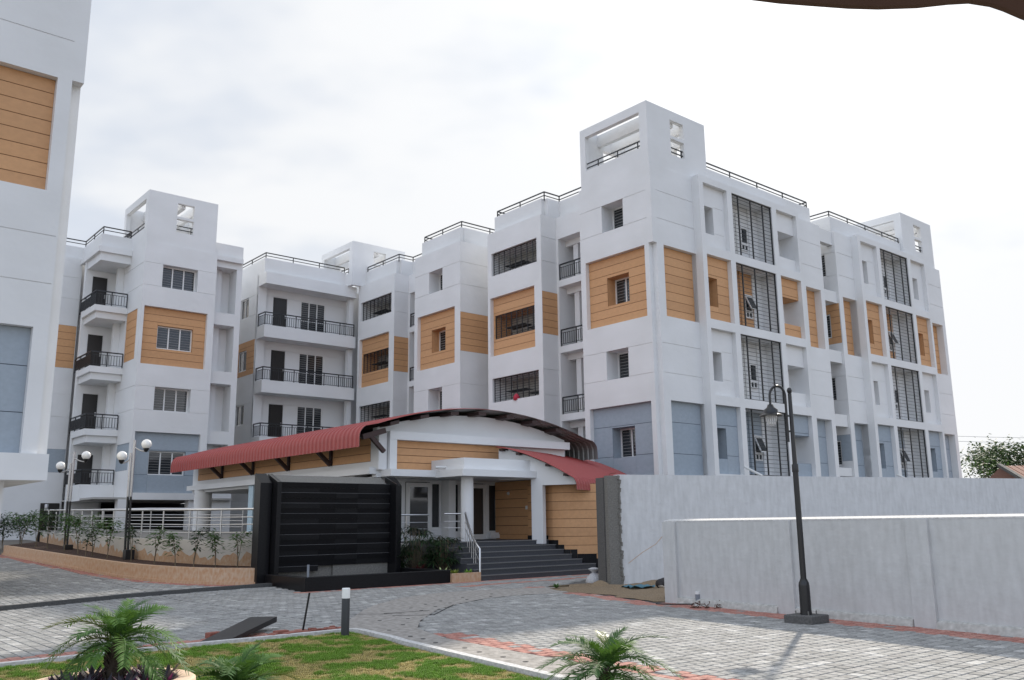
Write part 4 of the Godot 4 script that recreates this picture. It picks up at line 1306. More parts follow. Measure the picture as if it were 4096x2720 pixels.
func terrace():
	var o := Vector3(-16.5, 0, 5.0)
	var cp := smooth_path(CURB, 40)
	var t := thing("planter_kerb", "mud-stained low kerb wall curving along the drive, in front of a strip of saplings", "planter", o)
	var b := MB.new(o)
	ribbon(b, cp, 0.0, 0.16, func(p): return gh(p.x, p.y) - 0.1, func(p): return gh(p.x, p.y) + 0.42 - 0.006 * max(0.0, p.y))
	part(t, "kerb_wall", b, M.mud_wall)
	var f := MB.new(o)
	ribbon(f, cp, -0.05, -0.001, func(p): return gh(p.x, p.y) - 0.1, func(p): return gh(p.x, p.y) + 0.07)
	part(t, "foot_ledge", f, M.mud_wall)
	# planting soil
	var poly := PackedVector2Array()
	for p in cp: poly.append(p + Vector2(0.12, 0.05))
	for k in range(TERR.size() - 1, -1, -1): poly.append(TERR[k])
	var s := MB.new(o)
	s.sheet(poly, func(u, v): return gh(min(u, -15.2), v) + 0.33, 0.0)
	part(t, "soil_bed", s, M.soil)
	# terrace wall with stained foot
	var tp := smooth_path(TERR, 48)
	var w := thing("terrace_wall", "white terrace retaining wall with rust-brown mud splashes along its foot", "wall", o)
	var wb := MB.new(o)
	ribbon(wb, tp, 0.0, 0.2, func(p): return 0.0, func(p): return tz(p))
	part(w, "retaining_wall", wb, M.mud_low)
	var sp := MB.new(o)
	var fine := smooth_path(TERR, 160)
	var hs := []
	for i in fine.size(): hs.append(0.16 + 0.22 * abs(sin(i * 0.53)) * abs(sin(i * 0.137 + 1.0)) + 0.05 * sin(i * 1.9))
	for i in fine.size() - 1:
		var a: Vector2 = fine[i] - Vector2(0.006, 0.002)
		var c: Vector2 = fine[i + 1] - Vector2(0.006, 0.002)
		var ga := gh(min(a.x, -15.2), a.y) + 0.33
		var gc := gh(min(c.x, -15.2), c.y) + 0.33
		sp.quad(Vector3(a.x, ga - 0.1, a.y), Vector3(c.x, gc - 0.1, c.y), Vector3(c.x, gc + hs[i + 1], c.y), Vector3(a.x, ga + hs[i], a.y), Vector3(-1, 0, -0.3))
	part(w, "mud_splash", sp, M.mud_wall)
	var fl := PackedVector2Array()
	for p in tp: fl.append(p + Vector2(0.12, 0.06))
	fl.append(Vector2(-16.4, 21.0)); fl.append(Vector2(-10.9, 21.5)); fl.append(Vector2(-10.9, 2.5)); fl.append(Vector2(-14.2, 2.45))
	var fb := MB.new(o)
	fb.sheet(fl, func(u, v): return 1.19 if v < 6.0 else tz(Vector2(u, v)) - 0.01, 0.0)
	part(w, "terrace_floor", fb, M.concrete)
	var r := thing("terrace_railing", "brushed steel railing of four tubes along the top of the terrace wall", "railing", o)
	var rails := [0.84, 0.62, 0.42, 0.2]
	for k in 4:
		var pts := []
		for p in tp: pts.append(Vector3(p.x + 0.1, tz(p) + rails[k], p.y + 0.05))
		var rb := MB.new(o)
		rb.tube(pts, 0.032 if k == 0 else 0.014, 8)
		part(r, "handrail" if k == 0 else "rail", rb, M.steel)
	var len := 0.0
	var next := 0.15
	for i in tp.size() - 1:
		var seg: float = tp[i].distance_to(tp[i + 1])
		while next <= len + seg:
			var p: Vector2 = tp[i].lerp(tp[i + 1], (next - len) / seg)
			var pb := MB.new(o)
			pb.tube([Vector3(p.x + 0.1, tz(p), p.y + 0.05), Vector3(p.x + 0.1, tz(p) + 0.82, p.y + 0.05)], 0.024, 8)
			part(r, "post", pb, M.steel)
			next += 1.15
		len += seg
	# a second railing farther back on the terrace
	var r2 := thing("ramp_railing", "second thinner steel railing standing farther back on the terrace", "railing", o)
	for k in 4:
		var rb := MB.new(o)
		rb.tube([Vector3(-15.2, 1.45 + rails[k], 17.0), Vector3(-14.2, 1.4 + rails[k], 12.0), Vector3(-11.6, 1.35 + rails[k], 10.0)], 0.025 if k == 0 else 0.012, 8)
		part(r2, "handrail" if k == 0 else "rail", rb, M.steel)
	for q in [Vector3(-15.2, 1.45, 17.0), Vector3(-14.87, 1.43, 15.3), Vector3(-14.53, 1.42, 13.6), Vector3(-14.2, 1.4, 12.0), Vector3(-12.9, 1.37, 11.0), Vector3(-11.6, 1.35, 10.0)]:
		var pb := MB.new(o)
		pb.tube([q - Vector3(0, 0.3, 0), q + Vector3(0, 0.83, 0)], 0.02, 8)
		part(r2, "post", pb, M.steel)

# ---------------------------------------------------------------- ground, paving, lawn
var LAWN := PackedVector2Array()
var PATHP := PackedVector2Array()
var PAVE := PackedVector2Array()
var KERB := []
func seg_dist(p: Vector2, a: Vector2, b: Vector2) -> float:
	return p.distance_to(Geometry2D.get_closest_point_to_segment(p, a, b))
func line_dist(p: Vector2, l: Array) -> float:
	var d := 1e9
	for i in l.size() - 1: d = min(d, seg_dist(p, l[i], l[i + 1]))
	return d
func grounds():
	# one sheet to the horizon, raised where the drive climbs
	var xs := []
	var c := -500.0
	while c < 500.0:
		xs.append(c)
		c += 1.0 if abs(c + 5.0) < 45.0 else 25.0
	var g := MB.new(Vector3.ZERO)
	for i in xs.size() - 1:
		for j in xs.size() - 1:
			var q := []
			for e in [[0, 0], [1, 0], [1, 1], [0, 1]]:
				var u: float = xs[i + e[0]]
				var v: float = xs[j + e[1]]
				q.append(Vector3(u, gh(u, v) - 0.03, v))
			g.quad(q[0], q[1], q[2], q[3], Vector3.UP)
	struct("ground", g, M.ground)
	for p in [[-9.0, 7.6], [-5.85, 10.66], [-4.4, 12.08], [-2.75, 13.44], [-2.52, 13.66], [-2.4, 13.69], [-2.3, 13.6], [-1.7, 12.66], [-1.52, 12.3], [-0.62, 10.89], [0.23, 9.57], [1.5, 7.55], [3.0, 5.2]]: KERB.append(G(p[0], p[1]))
	for p in KERB: LAWN.append(p)
	LAWN.append(G(3.0, 3.0)); LAWN.append(G(-9.0, 3.0))
	for p in [[-2.42, 13.72], [-2.62, 14.6], [-2.78, 15.48], [-2.81, 16.36], [-2.84, 17.35], [-2.78, 18.4], [-2.5, 20.0], [-1.9, 21.2], [-1.3, 21.8], [-0.5, 22.3], [0.3, 22.6], [1.5, 23.0], [1.9, 21.3], [0.9, 20.9], [-0.05, 20.3], [-0.64, 19.62], [-1.11, 18.46], [-1.45, 17.25], [-1.57, 15.34], [-1.5, 14.2], [-0.95, 12.95], [-0.2, 11.85], [0.34, 11.1], [1.6, 9.4], [3.4, 7.0], [3.0, 5.2], [1.5, 7.55], [0.23, 9.57], [-0.62, 10.89], [-1.52, 12.3], [-2.3, 13.6]]: PATHP.append(G(p[0], p[1]))
	for p in [[-26.0, -22.0], [-13.6, -22.0], [-12.42, -17.2], [-11.42, -9.62], [-11.75, -9.6], [-10.93, -7.36], [-10.29, -4.61], [-9.0, -4.1], [-4.0, -1.4], [-9.6, -1.36], [-10.6, -1.36], [-14.97, -1.36], [-14.97, 0.95]]: PAVE.append(Vector2(p[0], p[1]))
	for p in smooth_path(CURB, 24): PAVE.append(p)
	for p in [[-20.0, 16.2], [-26.0, 16.2]]: PAVE.append(Vector2(p[0], p[1]))
	var o := Vector3(-16.0, 0, -6.0)
	var dense := PackedVector2Array()
	var bed := MB.new(o)
	for i in range(-27, 0):
		for j in range(-23, 17):
			var q := []
			for e in [[0, 0], [1, 0], [1, 1], [0, 1]]: q.append(Vector3(i + e[0], gh(i + e[0], j + e[1]) - 0.012, j + e[1]))
			var mid := Vector2(i + 0.5, j + 0.5)
			if Geometry2D.is_point_in_polygon(mid, PAVE) or line_dist(mid, Array(PAVE)) < 1.0:
				bed.quad(q[0], q[1], q[2], q[3], Vector3.UP)
	var paving := struct("paving", bed, M.cement_dark)
	var redlines := [[0.62, [Vector2(-11.42, -9.62), Vector2(-12.42, -17.2), Vector2(-13.3, -23.0)]], [0.42, [Vector2(-11.75, -9.6), Vector2(-10.93, -7.36), Vector2(-10.29, -4.61)]], [0.36, smooth_path(CURB, 16)], [0.3, [Vector2(-15.0, -1.4), Vector2(-4.0, -1.4)]], [0.4, [G(-1.05, 13.2), G(-0.2, 11.95), G(0.34, 11.2), G(1.6, 9.5), G(3.4, 7.1)]], [0.17, [Vector2(-6.3, -2.5), Vector2(-11.3, -2.75)]], [0.16, [Vector2(-21.0, -0.45), Vector2(-26.0, -1.0)]]]
	var kerbline := [G(-9.0, 7.6), G(-2.5, 13.7)]
	var cell := 0.165
	var list := []
	for i in range(-158, -24):
		for j in range(-134, 99):
			var u := i * cell
			var v := j * cell
			if u < -18.0: v += cell * 0.5 * (i & 1)
			else: u += cell * 0.5 * (j & 1)
			var p := Vector2(u + cell * 0.5, v + cell * 0.5)
			var d := Vector2(p.x + UK, p.y + VK)
			var dist := d.length()
			if dist > 42.0 or dist < 6.0: continue
			var az := AZ - atan2(d.x, d.y) - (PI * 0.5 - AZ) + 0.0
			var zf := d.x * cos(AZ) + d.y * sin(AZ)
			var xf := d.x * sin(AZ) - d.y * cos(AZ)
			if zf < 4.0 or abs(xf) > zf * 0.74 + 1.0: continue
			if not Geometry2D.is_point_in_polygon(p, PAVE): continue
			if Geometry2D.is_point_in_polygon(p, LAWN) or Geometry2D.is_point_in_polygon(p, PATHP): continue
			if Vector2(u, v).distance_to(Vector2(-18.55, -8.95)) < 0.34: continue
			if dist > 9.0 and dist < 30.0 or rng.randf() < 2.0: list.append([dist, u, v, p])
	list.sort_custom(func(a, b): return a[0] < b[0])
	var proto := []
	for k in 2:
		var b := MB.new(Vector3.ZERO)
		var e := 0.0045 + 0.002 * k
		b.bevel_box(e, cell - e, -0.02, 0.0, e, cell - e, 0.006)
		proto.append(b.mesh())
	var rest := MB.new(o)
	rest.colored = true
	var tones := [0.31, 0.36, 0.40, 0.43, 0.46, 0.60]
	var single := 0
	for q in list:
		var p: Vector2 = q[3]
		var red := false
		for l in redlines:
			if line_dist(p, l[1]) < l[0]:
				red = true
				break
		if not red:
			var kd := seg_dist(p, kerbline[0], kerbline[1])
			if kd > 0.42 and kd < 0.98: red = true
		if red and rng.randf() < 0.06: red = false
		var r := rng.randf()
		var k: int = 0 if r < 0.10 else 1 if r < 0.3 else 2 if r < 0.58 else 3 if r < 0.8 else 4 if r < 0.945 else 5
		if red: k = 6 + rng.randi() % 3
		var y: float = gh(p.x, p.y) + rng.randf_range(-0.002, 0.002)
		if single < 300:
			single += 1
			var m := MeshInstance3D.new()
			m.name = "paver" if single == 1 else "paver_%03d" % (single - 1)
			m.mesh = proto[rng.randi() % 2]
			m.material_override = M["paver_%d" % k]
			paving.add_child(m)
			m.position = Vector3(q[1] - o.x, y - o.y, -(q[2] - o.z))
			continue
		if k < 6: rest.col = Color(tones[k], tones[k] * 0.985, tones[k] * 0.95) * rng.randf_range(0.94, 1.06)
		else: rest.col = [Color(0.56, 0.255, 0.205), Color(0.52, 0.225, 0.18), Color(0.60, 0.30, 0.24)][k - 6]
		rest.col.a = 1.0
		var e := 0.0055
		var u0: float = q[1] + e
		var u1: float = q[1] + cell - e
		var v0: float = q[2] + e
		var v1: float = q[2] + cell - e
		var f := 0.006
		rest.quad(Vector3(u0 + f, y, v0 + f), Vector3(u1 - f, y, v0 + f), Vector3(u1 - f, y, v1 - f), Vector3(u0 + f, y, v1 - f), Vector3.UP)
		rest.quad(Vector3(u0, y - 0.014, v0), Vector3(u1, y - 0.014, v0), Vector3(u1 - f, y, v0 + f), Vector3(u0 + f, y, v0 + f), Vector3(0, 0.5, -1))
		rest.quad(Vector3(u0, y - 0.014, v1), Vector3(u1, y - 0.014, v1), Vector3(u1 - f, y, v1 - f), Vector3(u0 + f, y, v1 - f), Vector3(0, 0.5, 1))
		rest.quad(Vector3(u0, y - 0.014, v0), Vector3(u0, y - 0.014, v1), Vector3(u0 + f, y, v1 - f), Vector3(u0 + f, y, v0 + f), Vector3(-1, 0.5, 0))
		rest.quad(Vector3(u1, y - 0.014, v0), Vector3(u1, y - 0.014, v1), Vector3(u1 - f, y, v1 - f), Vector3(u1 - f, y, v0 + f), Vector3(1, 0.5, 0))
	part(paving, "far_pavers", rest, M.vc, "stuff")
	# concrete service strip with drain holes and cover frames
	var pb := MB.new(Vector3(-17.0, 0, -7.0))
	pb.sheet(PATHP, func(u, v): return 0.0, 0.002)
	var path := struct("path", pb, M.path)
	for p in [[-1.49, 13.21], [-1.28, 12.91], [-1.07, 12.47], [-1.18, 12.12], [-0.65, 11.93], [-0.91, 11.76], [-0.45, 11.55], [-0.49, 11.17], [-0.15, 11.1], [-0.25, 10.77], [0.11, 10.71], [0.05, 10.31], [-1.78, 14.73], [-1.81, 15.62], [-1.73, 17.07], [-1.98, 17.59], [-1.54, 17.87], [-1.78, 18.36], [-1.31, 18.6], [-1.54, 19.11], [-1.01, 19.35], [-1.13, 19.93], [-0.53, 20.09], [-0.53, 20.81], [-2.25, 15.4], [-2.3, 16.5], [-1.9, 14.0], [-2.0, 13.6]]:
		var q := G(p[0], p[1])
		var hb := MB.new(Vector3(-17.0, 0, -7.0))
		hb.lathe(Vector3(q.x, 0.0, q.y), [Vector2(0.035, 0.0), Vector2(0.035, 0.006), Vector2(0.0, 0.006)], 14)
		part(path, "drain_hole", hb, M.hole)
	for p in [[-16.5, -7.33, -15.61, -7.47], [-16.6, -7.77, -16.02, -8.19], [-16.02, -8.19, -14.61, -6.86], [-16.9, -7.1, -16.3, -7.6]]:
		var jb := MB.new(Vector3(-17.0, 0, -7.0))
		jb.bar(Vector3(p[0], 0.003, p[1]), Vector3(p[2], 0.003, p[3]), 0.022, 0.006)
		part(path, "cover_joint", jb, M.hole)
	# lawn kerb
	var ko := Vector3(-19.0, 0, -9.9)
	var kb := MB.new(ko)
	ribbon(kb, KERB, -0.11, 0.0, func(p): return -0.05, func(p): return 0.062)
	struct("lawn_kerb", kb, M.kerb_white)
	# dark drain kerb that crosses the drive
	var sb := MB.new(Vector3(-20.0, 0, 0.0))
	ribbon(sb, [Vector2(-26.0, -2.55), Vector2(-23.5, -1.75), Vector2(-21.4, -1.18), Vector2(-18.7, -0.3), Vector2(-17.0, 0.05), Vector2(-15.0, 0.3)], -0.14, 0.0, func(p): return gh(p.x, p.y) - 0.05, func(p): return gh(p.x, p.y) + 0.085)
	struct("drive_kerb", sb, M.kerb_dark)
	# lawn: soil sheet and grass blades
	var lb := MB.new(ko)
	lb.sheet(LAWN, func(u, v): return 0.0, 0.012)
	struct("lawn", lb, tex(0.24, 0.20, 0.07, 0.95, M.ground.albedo_texture, 0.5))
	var blade := MB.new(Vector3.ZERO)
	for k in 5:
		var a := k * 1.26
		var d := Vector3(cos(a), 0, sin(a))
		var s := Vector3(-sin(a), 0, cos(a)) * 0.0035
		var b0 := d * 0.006
		var b1 := d * 0.012 + Vector3(0, 0.022, 0)
		var b2 := d * 0.026 + Vector3(0, 0.034, 0)
		blade.quadl(b0 - s, b0 + s, b1 + s * 0.8, b1 - s * 0.8, Vector3(d.x, 0.6, d.z))
		blade.tril(b1 - s * 0.8, b1 + s * 0.8, b2, Vector3(d.x, 0.6, d.z))
	var mm := MultiMesh.new()
	mm.transform_format = MultiMesh.TRANSFORM_3D
	mm.use_colors = true
	mm.mesh = blade.mesh()
	var fn := FastNoiseLite.new()
	fn.seed = 31
	fn.frequency = 1.5
	fn.fractal_octaves = 3
	var xf := []
	var cl := []
	var tries := 0
	while xf.size() < 90000 and tries < 400000:
		tries += 1
		var z := 5.5 + 8.4 * rng.randf()
		var x := (rng.randf() * 2.0 - 1.0) * (z * 0.64 + 0.6)
		var p := G(x, z)
		if not Geometry2D.is_point_in_polygon(p, LAWN): continue
		if line_dist(p, KERB) < 0.10: continue
		if p.distance_to(Vector2(-23.1, -13.85)) < 0.6: continue
		var n := fn.get_noise_2d(p.x, p.y)
		var tan_ := smoothstep(-0.08, 0.16, n + 0.05 * rng.randf() - 0.02)
		if tan_ > 0.6 and rng.randf() < 0.35: continue
		var col := Color(0.16, 0.29, 0.025).lerp(Color(0.50, 0.40, 0.15), tan_)
		col = col * rng.randf_range(0.7, 1.25)
		col.a = 1.0
		var b := Basis(Vector3.UP, rng.randf() * TAU).scaled(Vector3(1, rng.randf_range(0.6, 1.25) * (1.0 - 0.35 * tan_), 1) * 1.15)
		xf.append(Transform3D(b, Vector3(p.x - ko.x, 0.01, -(p.y - ko.z))))
		cl.append(col)
	mm.instance_count = xf.size()
	for i in xf.size():
		mm.set_instance_transform(i, xf[i])
		mm.set_instance_color(i, cl[i])
	var gi := MultiMeshInstance3D.new()
	gi.name = "grass"
	gi.multimesh = mm
	gi.material_override = M.vcg
	gi.transform = Transform3D(RB, W(ko.x, 0, ko.z))
	gi.set_meta("kind", "stuff")
	gi.set_meta("label", "short patchy green and straw-coloured grass of the front lawn")
	gi.set_meta("category", "grass")
	add_child(gi)
	# bare earth at the foot of the boundary walls
	var db := MB.new(Vector3(-10.0, 0, -7.0))
	var edge := [Vector2(-11.5, -9.55), Vector2(-11.0, -7.5), Vector2(-10.4, -5.0), Vector2(-9.6, -4.35), Vector2(-8.8, -4.6), Vector2(-7.0, -5.2), Vector2(-5.5, -6.7), Vector2(-6.0, -9.0), Vector2(-8.0, -10.0)]
	var ctr := Vector2(-8.4, -7.1)
	for i in edge.size():
		var a: Vector2 = edge[i]
		var b: Vector2 = edge[(i + 1) % edge.size()]
		for k in 8:
			var a0 := a.lerp(b, k / 8.0)
			var a1 := a.lerp(b, (k + 1) / 8.0)
			for r in 6:
				var q := []
				for e in [[a0, r], [a1, r], [a1, r + 1], [a0, r + 1]]:
					var f: float = e[1] / 6.0
					var pt: Vector2 = e[0].lerp(ctr, f * 0.97)
					var wob: float = fn.get_noise_2d(pt.x * 0.9 + 50.0, pt.y * 0.9)
					q.append(Vector3(pt.x + (wob * 0.5 if e[1] == 0 else 0.0), (0.004 if e[1] == 0 else 0.03 + 0.05 * f + 0.07 * wob), pt.y))
				db.quad(q[0], q[1], q[2], q[3], Vector3.UP)
	struct("earth_patch", db, M.dirt)

# ---------------------------------------------------------------- boundary walls and what lies by them
func w1(s: float, y: float, off: float) -> Vector3:
	return Vector3(-9.02 + 0.949 * s + 0.316 * off, y, -5.8 - 0.316 * s + 0.949 * off)
func w2(s: float, y: float, off: float) -> Vector3:       # s runs towards the camera
	return Vector3(-11.36 - 0.1382 * s + 0.9904 * off, y, -9.53 - 0.9904 * s - 0.1382 * off)
func wallbox(b: MB, f: Callable, s0: float, s1: float, y0: float, y1: float, d0: float, d1: float):
	b.hexa([f.call(s0, y0, d0), f.call(s1, y0, d0), f.call(s1, y0, d1), f.call(s0, y0, d1), f.call(s0, y1, d0), f.call(s1, y1, d0), f.call(s1, y1, d1), f.call(s0, y1, d1)])
func yard_walls():
	var o := Vector3(-2.0, 0, -8.0)
	var t := thing("boundary_wall", "long tall whitewashed boundary wall ending in a rough grey cement pillar", "wall", o)
	var b := MB.new(o)
	wallbox(b, w1, 0.30, 26.0, -0.1, 2.73, 0.0, 0.25)
	part(t, "wall", b, M.wall_wash_b)
	var p := MB.new(o)
	wallbox(p, w1, -0.03, 0.299, -0.1, 2.70, -0.03, 0.15)
	part(t, "rough_end", p, M.cement)
	var p2 := MB.new(o)
	wallbox(p2, w1, -0.06, 0.25, -0.1, 2.66, 0.151, 0.55)
	part(t, "cement_pillar", p2, M.cement_dark)
	var lump := MB.new(o)
	rng.seed = 5
	for k in 26:
		var y := 0.05 + k * 0.102
		var a := w1(0.26 + rng.randf() * 0.05, y, -0.035)
		lump.bar(a, a + Vector3(rng.randf_range(-0.02, 0.03), 0.10, 0.0), rng.randf_range(0.03, 0.07), 0.05)
	part(t, "mortar_edge", lump, M.cement)
	var cr := MB.new(o)
	var pts := [[0.5, 0.55], [0.9, 0.8], [1.3, 1.0], [1.5, 1.18], [1.75, 1.28], [1.9, 1.2], [2.3, 1.2]]
	for k in pts.size() - 1: cr.bar(w1(pts[k][0], pts[k][1], -0.001), w1(pts[k + 1][0], pts[k + 1][1], -0.001), 0.006, 0.012)
	part(t, "crack", cr, M.mud_wall)
	var st := MB.new(o)
	st.tube([w1(0.1, 2.7, 0.1), w1(0.05, 2.74, 0.0), w1(0.3, 2.78, 0.1)], 0.006, 5)
	part(t, "tie_wire", st, M.rust)
	# the lower wall in front
	var o2 := Vector3(-12.0, 0, -14.0)
	var t2 := thing("boundary_wall", "lower streaked grey-white wall with shallow piers, behind the black street lamp", "wall", o2)
	var c := MB.new(o2)
	wallbox(c, w2, 0.0, 13.0, -0.05, 1.545, 0.0, 0.2)
	part(t2, "wall", c, M.wall_wash)
	var cap := MB.new(o2)
	cap.hexa([w2(-0.01, 1.546, -0.005), w2(13.0, 1.546, -0.005), w2(13.0, 1.546, 0.21), w2(-0.01, 1.546, 0.21), w2(-0.01, 1.565, -0.002), w2(13.0, 1.565, -0.002), w2(13.0, 1.60, 0.19), w2(-0.01, 1.60, 0.19)])
	part(t2, "coping", cap, M.kerb_white)
	for s in [0.0, 2.85, 5.4, 8.2, 11.0]:
		var q := MB.new(o2)
		wallbox(q, w2, s, s + 0.36, -0.02, 1.544, -0.05, -0.001)
		part(t2, "pier", q, M.wall_wash)
	for k in 5:
		var q := MB.new(o2)
		var s0: float = [0.37, 3.22, 5.77, 8.57, 11.37][k]
		var s1: float = [2.84, 5.39, 8.19, 10.99, 13.0][k]
		q.hexa([w2(s0, -0.02, -0.10), w2(s1, -0.02, -0.10), w2(s1, -0.02, -0.001), w2(s0, -0.02, -0.001), w2(s0, 0.10, -0.055), w2(s1, 0.10, -0.055), w2(s1, 0.12, -0.001), w2(s0, 0.12, -0.001)])
		part(t2, "plinth", q, M.plinth)
	var br := MB.new(o2)
	br.bar(w2(-0.12, 0.86, 0.1), w2(0.05, 0.86, 0.1), 0.04, 0.03)
	part(t2, "iron_lug", br, M.rust)
	# pipe stub, rebar bundle, sack, tarpaulin, earth heap, cable
	var ps := thing("pipe_stub", "short grey plastic pipe with a pale cap standing at the foot of the lower wall", "pipe", Vector3(-11.5, 0, -10.4))
	var pb := MB.new(Vector3(-11.5, 0, -10.4))
	pb.tube([Vector3(-11.5, 0, -10.4), Vector3(-11.5, 0.2, -10.4)], 0.045, 14)
	part(ps, "pipe", pb, M.pvc_grey)
	var pc := MB.new(Vector3(-11.5, 0, -10.4))
	pc.tube([Vector3(-11.5, 0.2, -10.4), Vector3(-11.5, 0.245, -10.4)], 0.05, 14)
	part(ps, "cap", pc, M.frame)
	var ro := Vector3(-11.58, 0, -10.85)
	var rb := MB.new(ro)
	for k in 26:
		var a := Vector3(ro.x + rng.randf_range(-0.42, 0.42), 0.01, ro.z + rng.randf_range(-0.3, 0.25))
		var pts2 := [a]
		for j in 5:
			a += Vector3(rng.randf_range(-0.09, 0.09), rng.randf_range(-0.05, 0.06), rng.randf_range(-0.1, 0.1))
			a.y = clamp(a.y, 0.012, 0.17)
			pts2.append(a)
		rb.tube(pts2, 0.006, 5)
	var rt := thing("rebar_bundle", "tangled bundle of rusty wire lying on the red pavers by the lower wall", "scrap", ro)
	part(rt, "wire", rb, M.rust)
	var so := Vector3(-8.75, 0, -4.95)
	var sk := thing("sack", "knotted white plastic sack leaning against the cement pillar", "sack", so)
	var sb := MB.new(so)
	sb.lathe(so, [Vector2(0.0, 0.0), Vector2(0.19, 0.01), Vector2(0.22, 0.08), Vector2(0.19, 0.18), Vector2(0.10, 0.27), Vector2(0.045, 0.31), Vector2(0.11, 0.36), Vector2(0.15, 0.40), Vector2(0.05, 0.43), Vector2(0.0, 0.42)], 11)
	part(sk, "bag", sb, M.sack)
	var to := Vector3(-9.35, 0.05, -7.1)
	var tp := thing("tarpaulin", "crumpled blue-green tarpaulin scrap on the bare earth", "tarpaulin", to)
	var tb := MB.new(to)
	var grid := []
	for i in 9:
		var row := []
		for j in 6: row.append(Vector3(to.x - 0.38 + i * 0.095, 0.07 + 0.07 * abs(sin(i * 2.1 + j * 1.3)) * rng.randf_range(0.3, 1.0), to.z - 0.14 + j * 0.06 + 0.4 * (0.4 - i * 0.1)))
		grid.append(row)
	for i in 8:
		for j in 5:
			tb.quad(grid[i][j], grid[i + 1][j], grid[i + 1][j + 1], grid[i][j + 1], Vector3.UP)
			tb.quad(grid[i][j] - Vector3(0, 0.01, 0), grid[i + 1][j] - Vector3(0, 0.01, 0), grid[i + 1][j + 1] - Vector3(0, 0.01, 0), grid[i][j + 1] - Vector3(0, 0.01, 0), Vector3.DOWN)
	part(tp, "sheet", tb, M.tarp)
	for q in [[-9.35, -5.75, 0.34, 0.17], [-8.75, -7.0, 0.7, 0.2]]:
		var ho := Vector3(q[0], 0, q[1])
		var h := thing("earth_heap", "small sandy heap against the cement pillar" if q[2] < 0.5 else "low earth heap under the whitewashed wall beside the sleeping dog", "heap", ho)
		var hb := MB.new(ho)
		hb.lathe(ho, [Vector2(q[2], -0.02), Vector2(q[2] * 0.8, q[3] * 0.3), Vector2(q[2] * 0.45, q[3] * 0.75), Vector2(q[2] * 0.15, q[3]), Vector2(0.0, q[3] * 1.02)], 13)
		part(h, "soil", hb, M.dirt)
	var co := Vector3(-11.6, 0, -9.9)
	var cb := MB.new(co)
	cb.tube([Vector3(-11.95, 0.02, -9.75), Vector3(-11.8, 0.015, -10.0), Vector3(-11.7, 0.02, -10.15), Vector3(-11.55, 0.02, -10.35)], 0.012, 6)
	var ct := thing("cable", "thin black cable lying on the pavers beside the pipe stub", "cable", co)
	part(ct, "cable", cb, M.black_metal)
	dog()

# ---------------------------------------------------------------- dog lying behind the end of the lower wall
func dog():
	var o := Vector3(-8.98, 0.06, -7.55)
	var t := thing("dog", "black and white dog lying curled on the earth behind the lower wall's end", "dog", o)
	# joints in metres: x along the body (head to +x), y up, z towards the viewer
	var J := {"rump": Vector3(-0.26, 0.10, 0.0), "loin": Vector3(-0.14, 0.12, 0.02), "chest": Vector3(0.08, 0.13, 0.0), "neck": Vector3(0.22, 0.17, 0.03), "head": Vector3(0.31, 0.19, 0.06), "muz": Vector3(0.40, 0.14, 0.10), "hipk": Vector3(-0.20, 0.07, 0.12), "hock": Vector3(-0.05, 0.04, 0.17), "hpaw": Vector3(0.05, 0.03, 0.20), "elb": Vector3(0.12, 0.05, 0.11), "wri": Vector3(0.27, 0.035, 0.16), "fpaw": Vector3(0.35, 0.03, 0.17), "t1": Vector3(-0.36, 0.06, 0.08), "t2": Vector3(-0.33, 0.04, 0.22), "t3": Vector3(-0.2, 0.035, 0.27), "earb": Vector3(0.29, 0.25, 0.03), "eart": Vector3(0.28, 0.335, 0.02), "earb2": Vector3(0.31, 0.25, 0.1), "eart2": Vector3(0.31, 0.33, 0.12)}
	var bones := [["rump", "loin", 0.10, 0.10], ["loin", "chest", 0.10, 0.12], ["chest", "neck", 0.115, 0.07], ["neck", "head", 0.07, 0.068], ["head", "muz", 0.058, 0.03], ["rump", "hipk", 0.085, 0.06], ["hipk", "hock", 0.05, 0.028], ["hock", "hpaw", 0.026, 0.024], ["chest", "elb", 0.07, 0.04], ["elb", "wri", 0.035, 0.024], ["wri", "fpaw", 0.024, 0.026], ["rump", "t1", 0.03, 0.022], ["t1", "t2", 0.022, 0.018], ["t2", "t3", 0.018, 0.012], ["earb", "eart", 0.026, 0.006], ["earb2", "eart2", 0.026, 0.006]]
	var blk := MB.new(o)
	blk.colored = true
	surface_nets(blk, J, bones, 0.018, Vector3(-0.46, -0.02, -0.2), Vector3(0.5, 0.4, 0.36), func(p): return Color(0.42, 0.37, 0.31) if (p.y < 0.075 and p.z > 0.05) or (p.x > 0.34 and p.y < 0.15) or p.distance_to(Vector3(-0.17, 0.08, 0.16)) < 0.075 else Color(0.02, 0.018, 0.017))
	var m := flat(1, 1, 1, 0.75)
	m.vertex_color_use_as_albedo = true
	part(t, "body", blk, m)
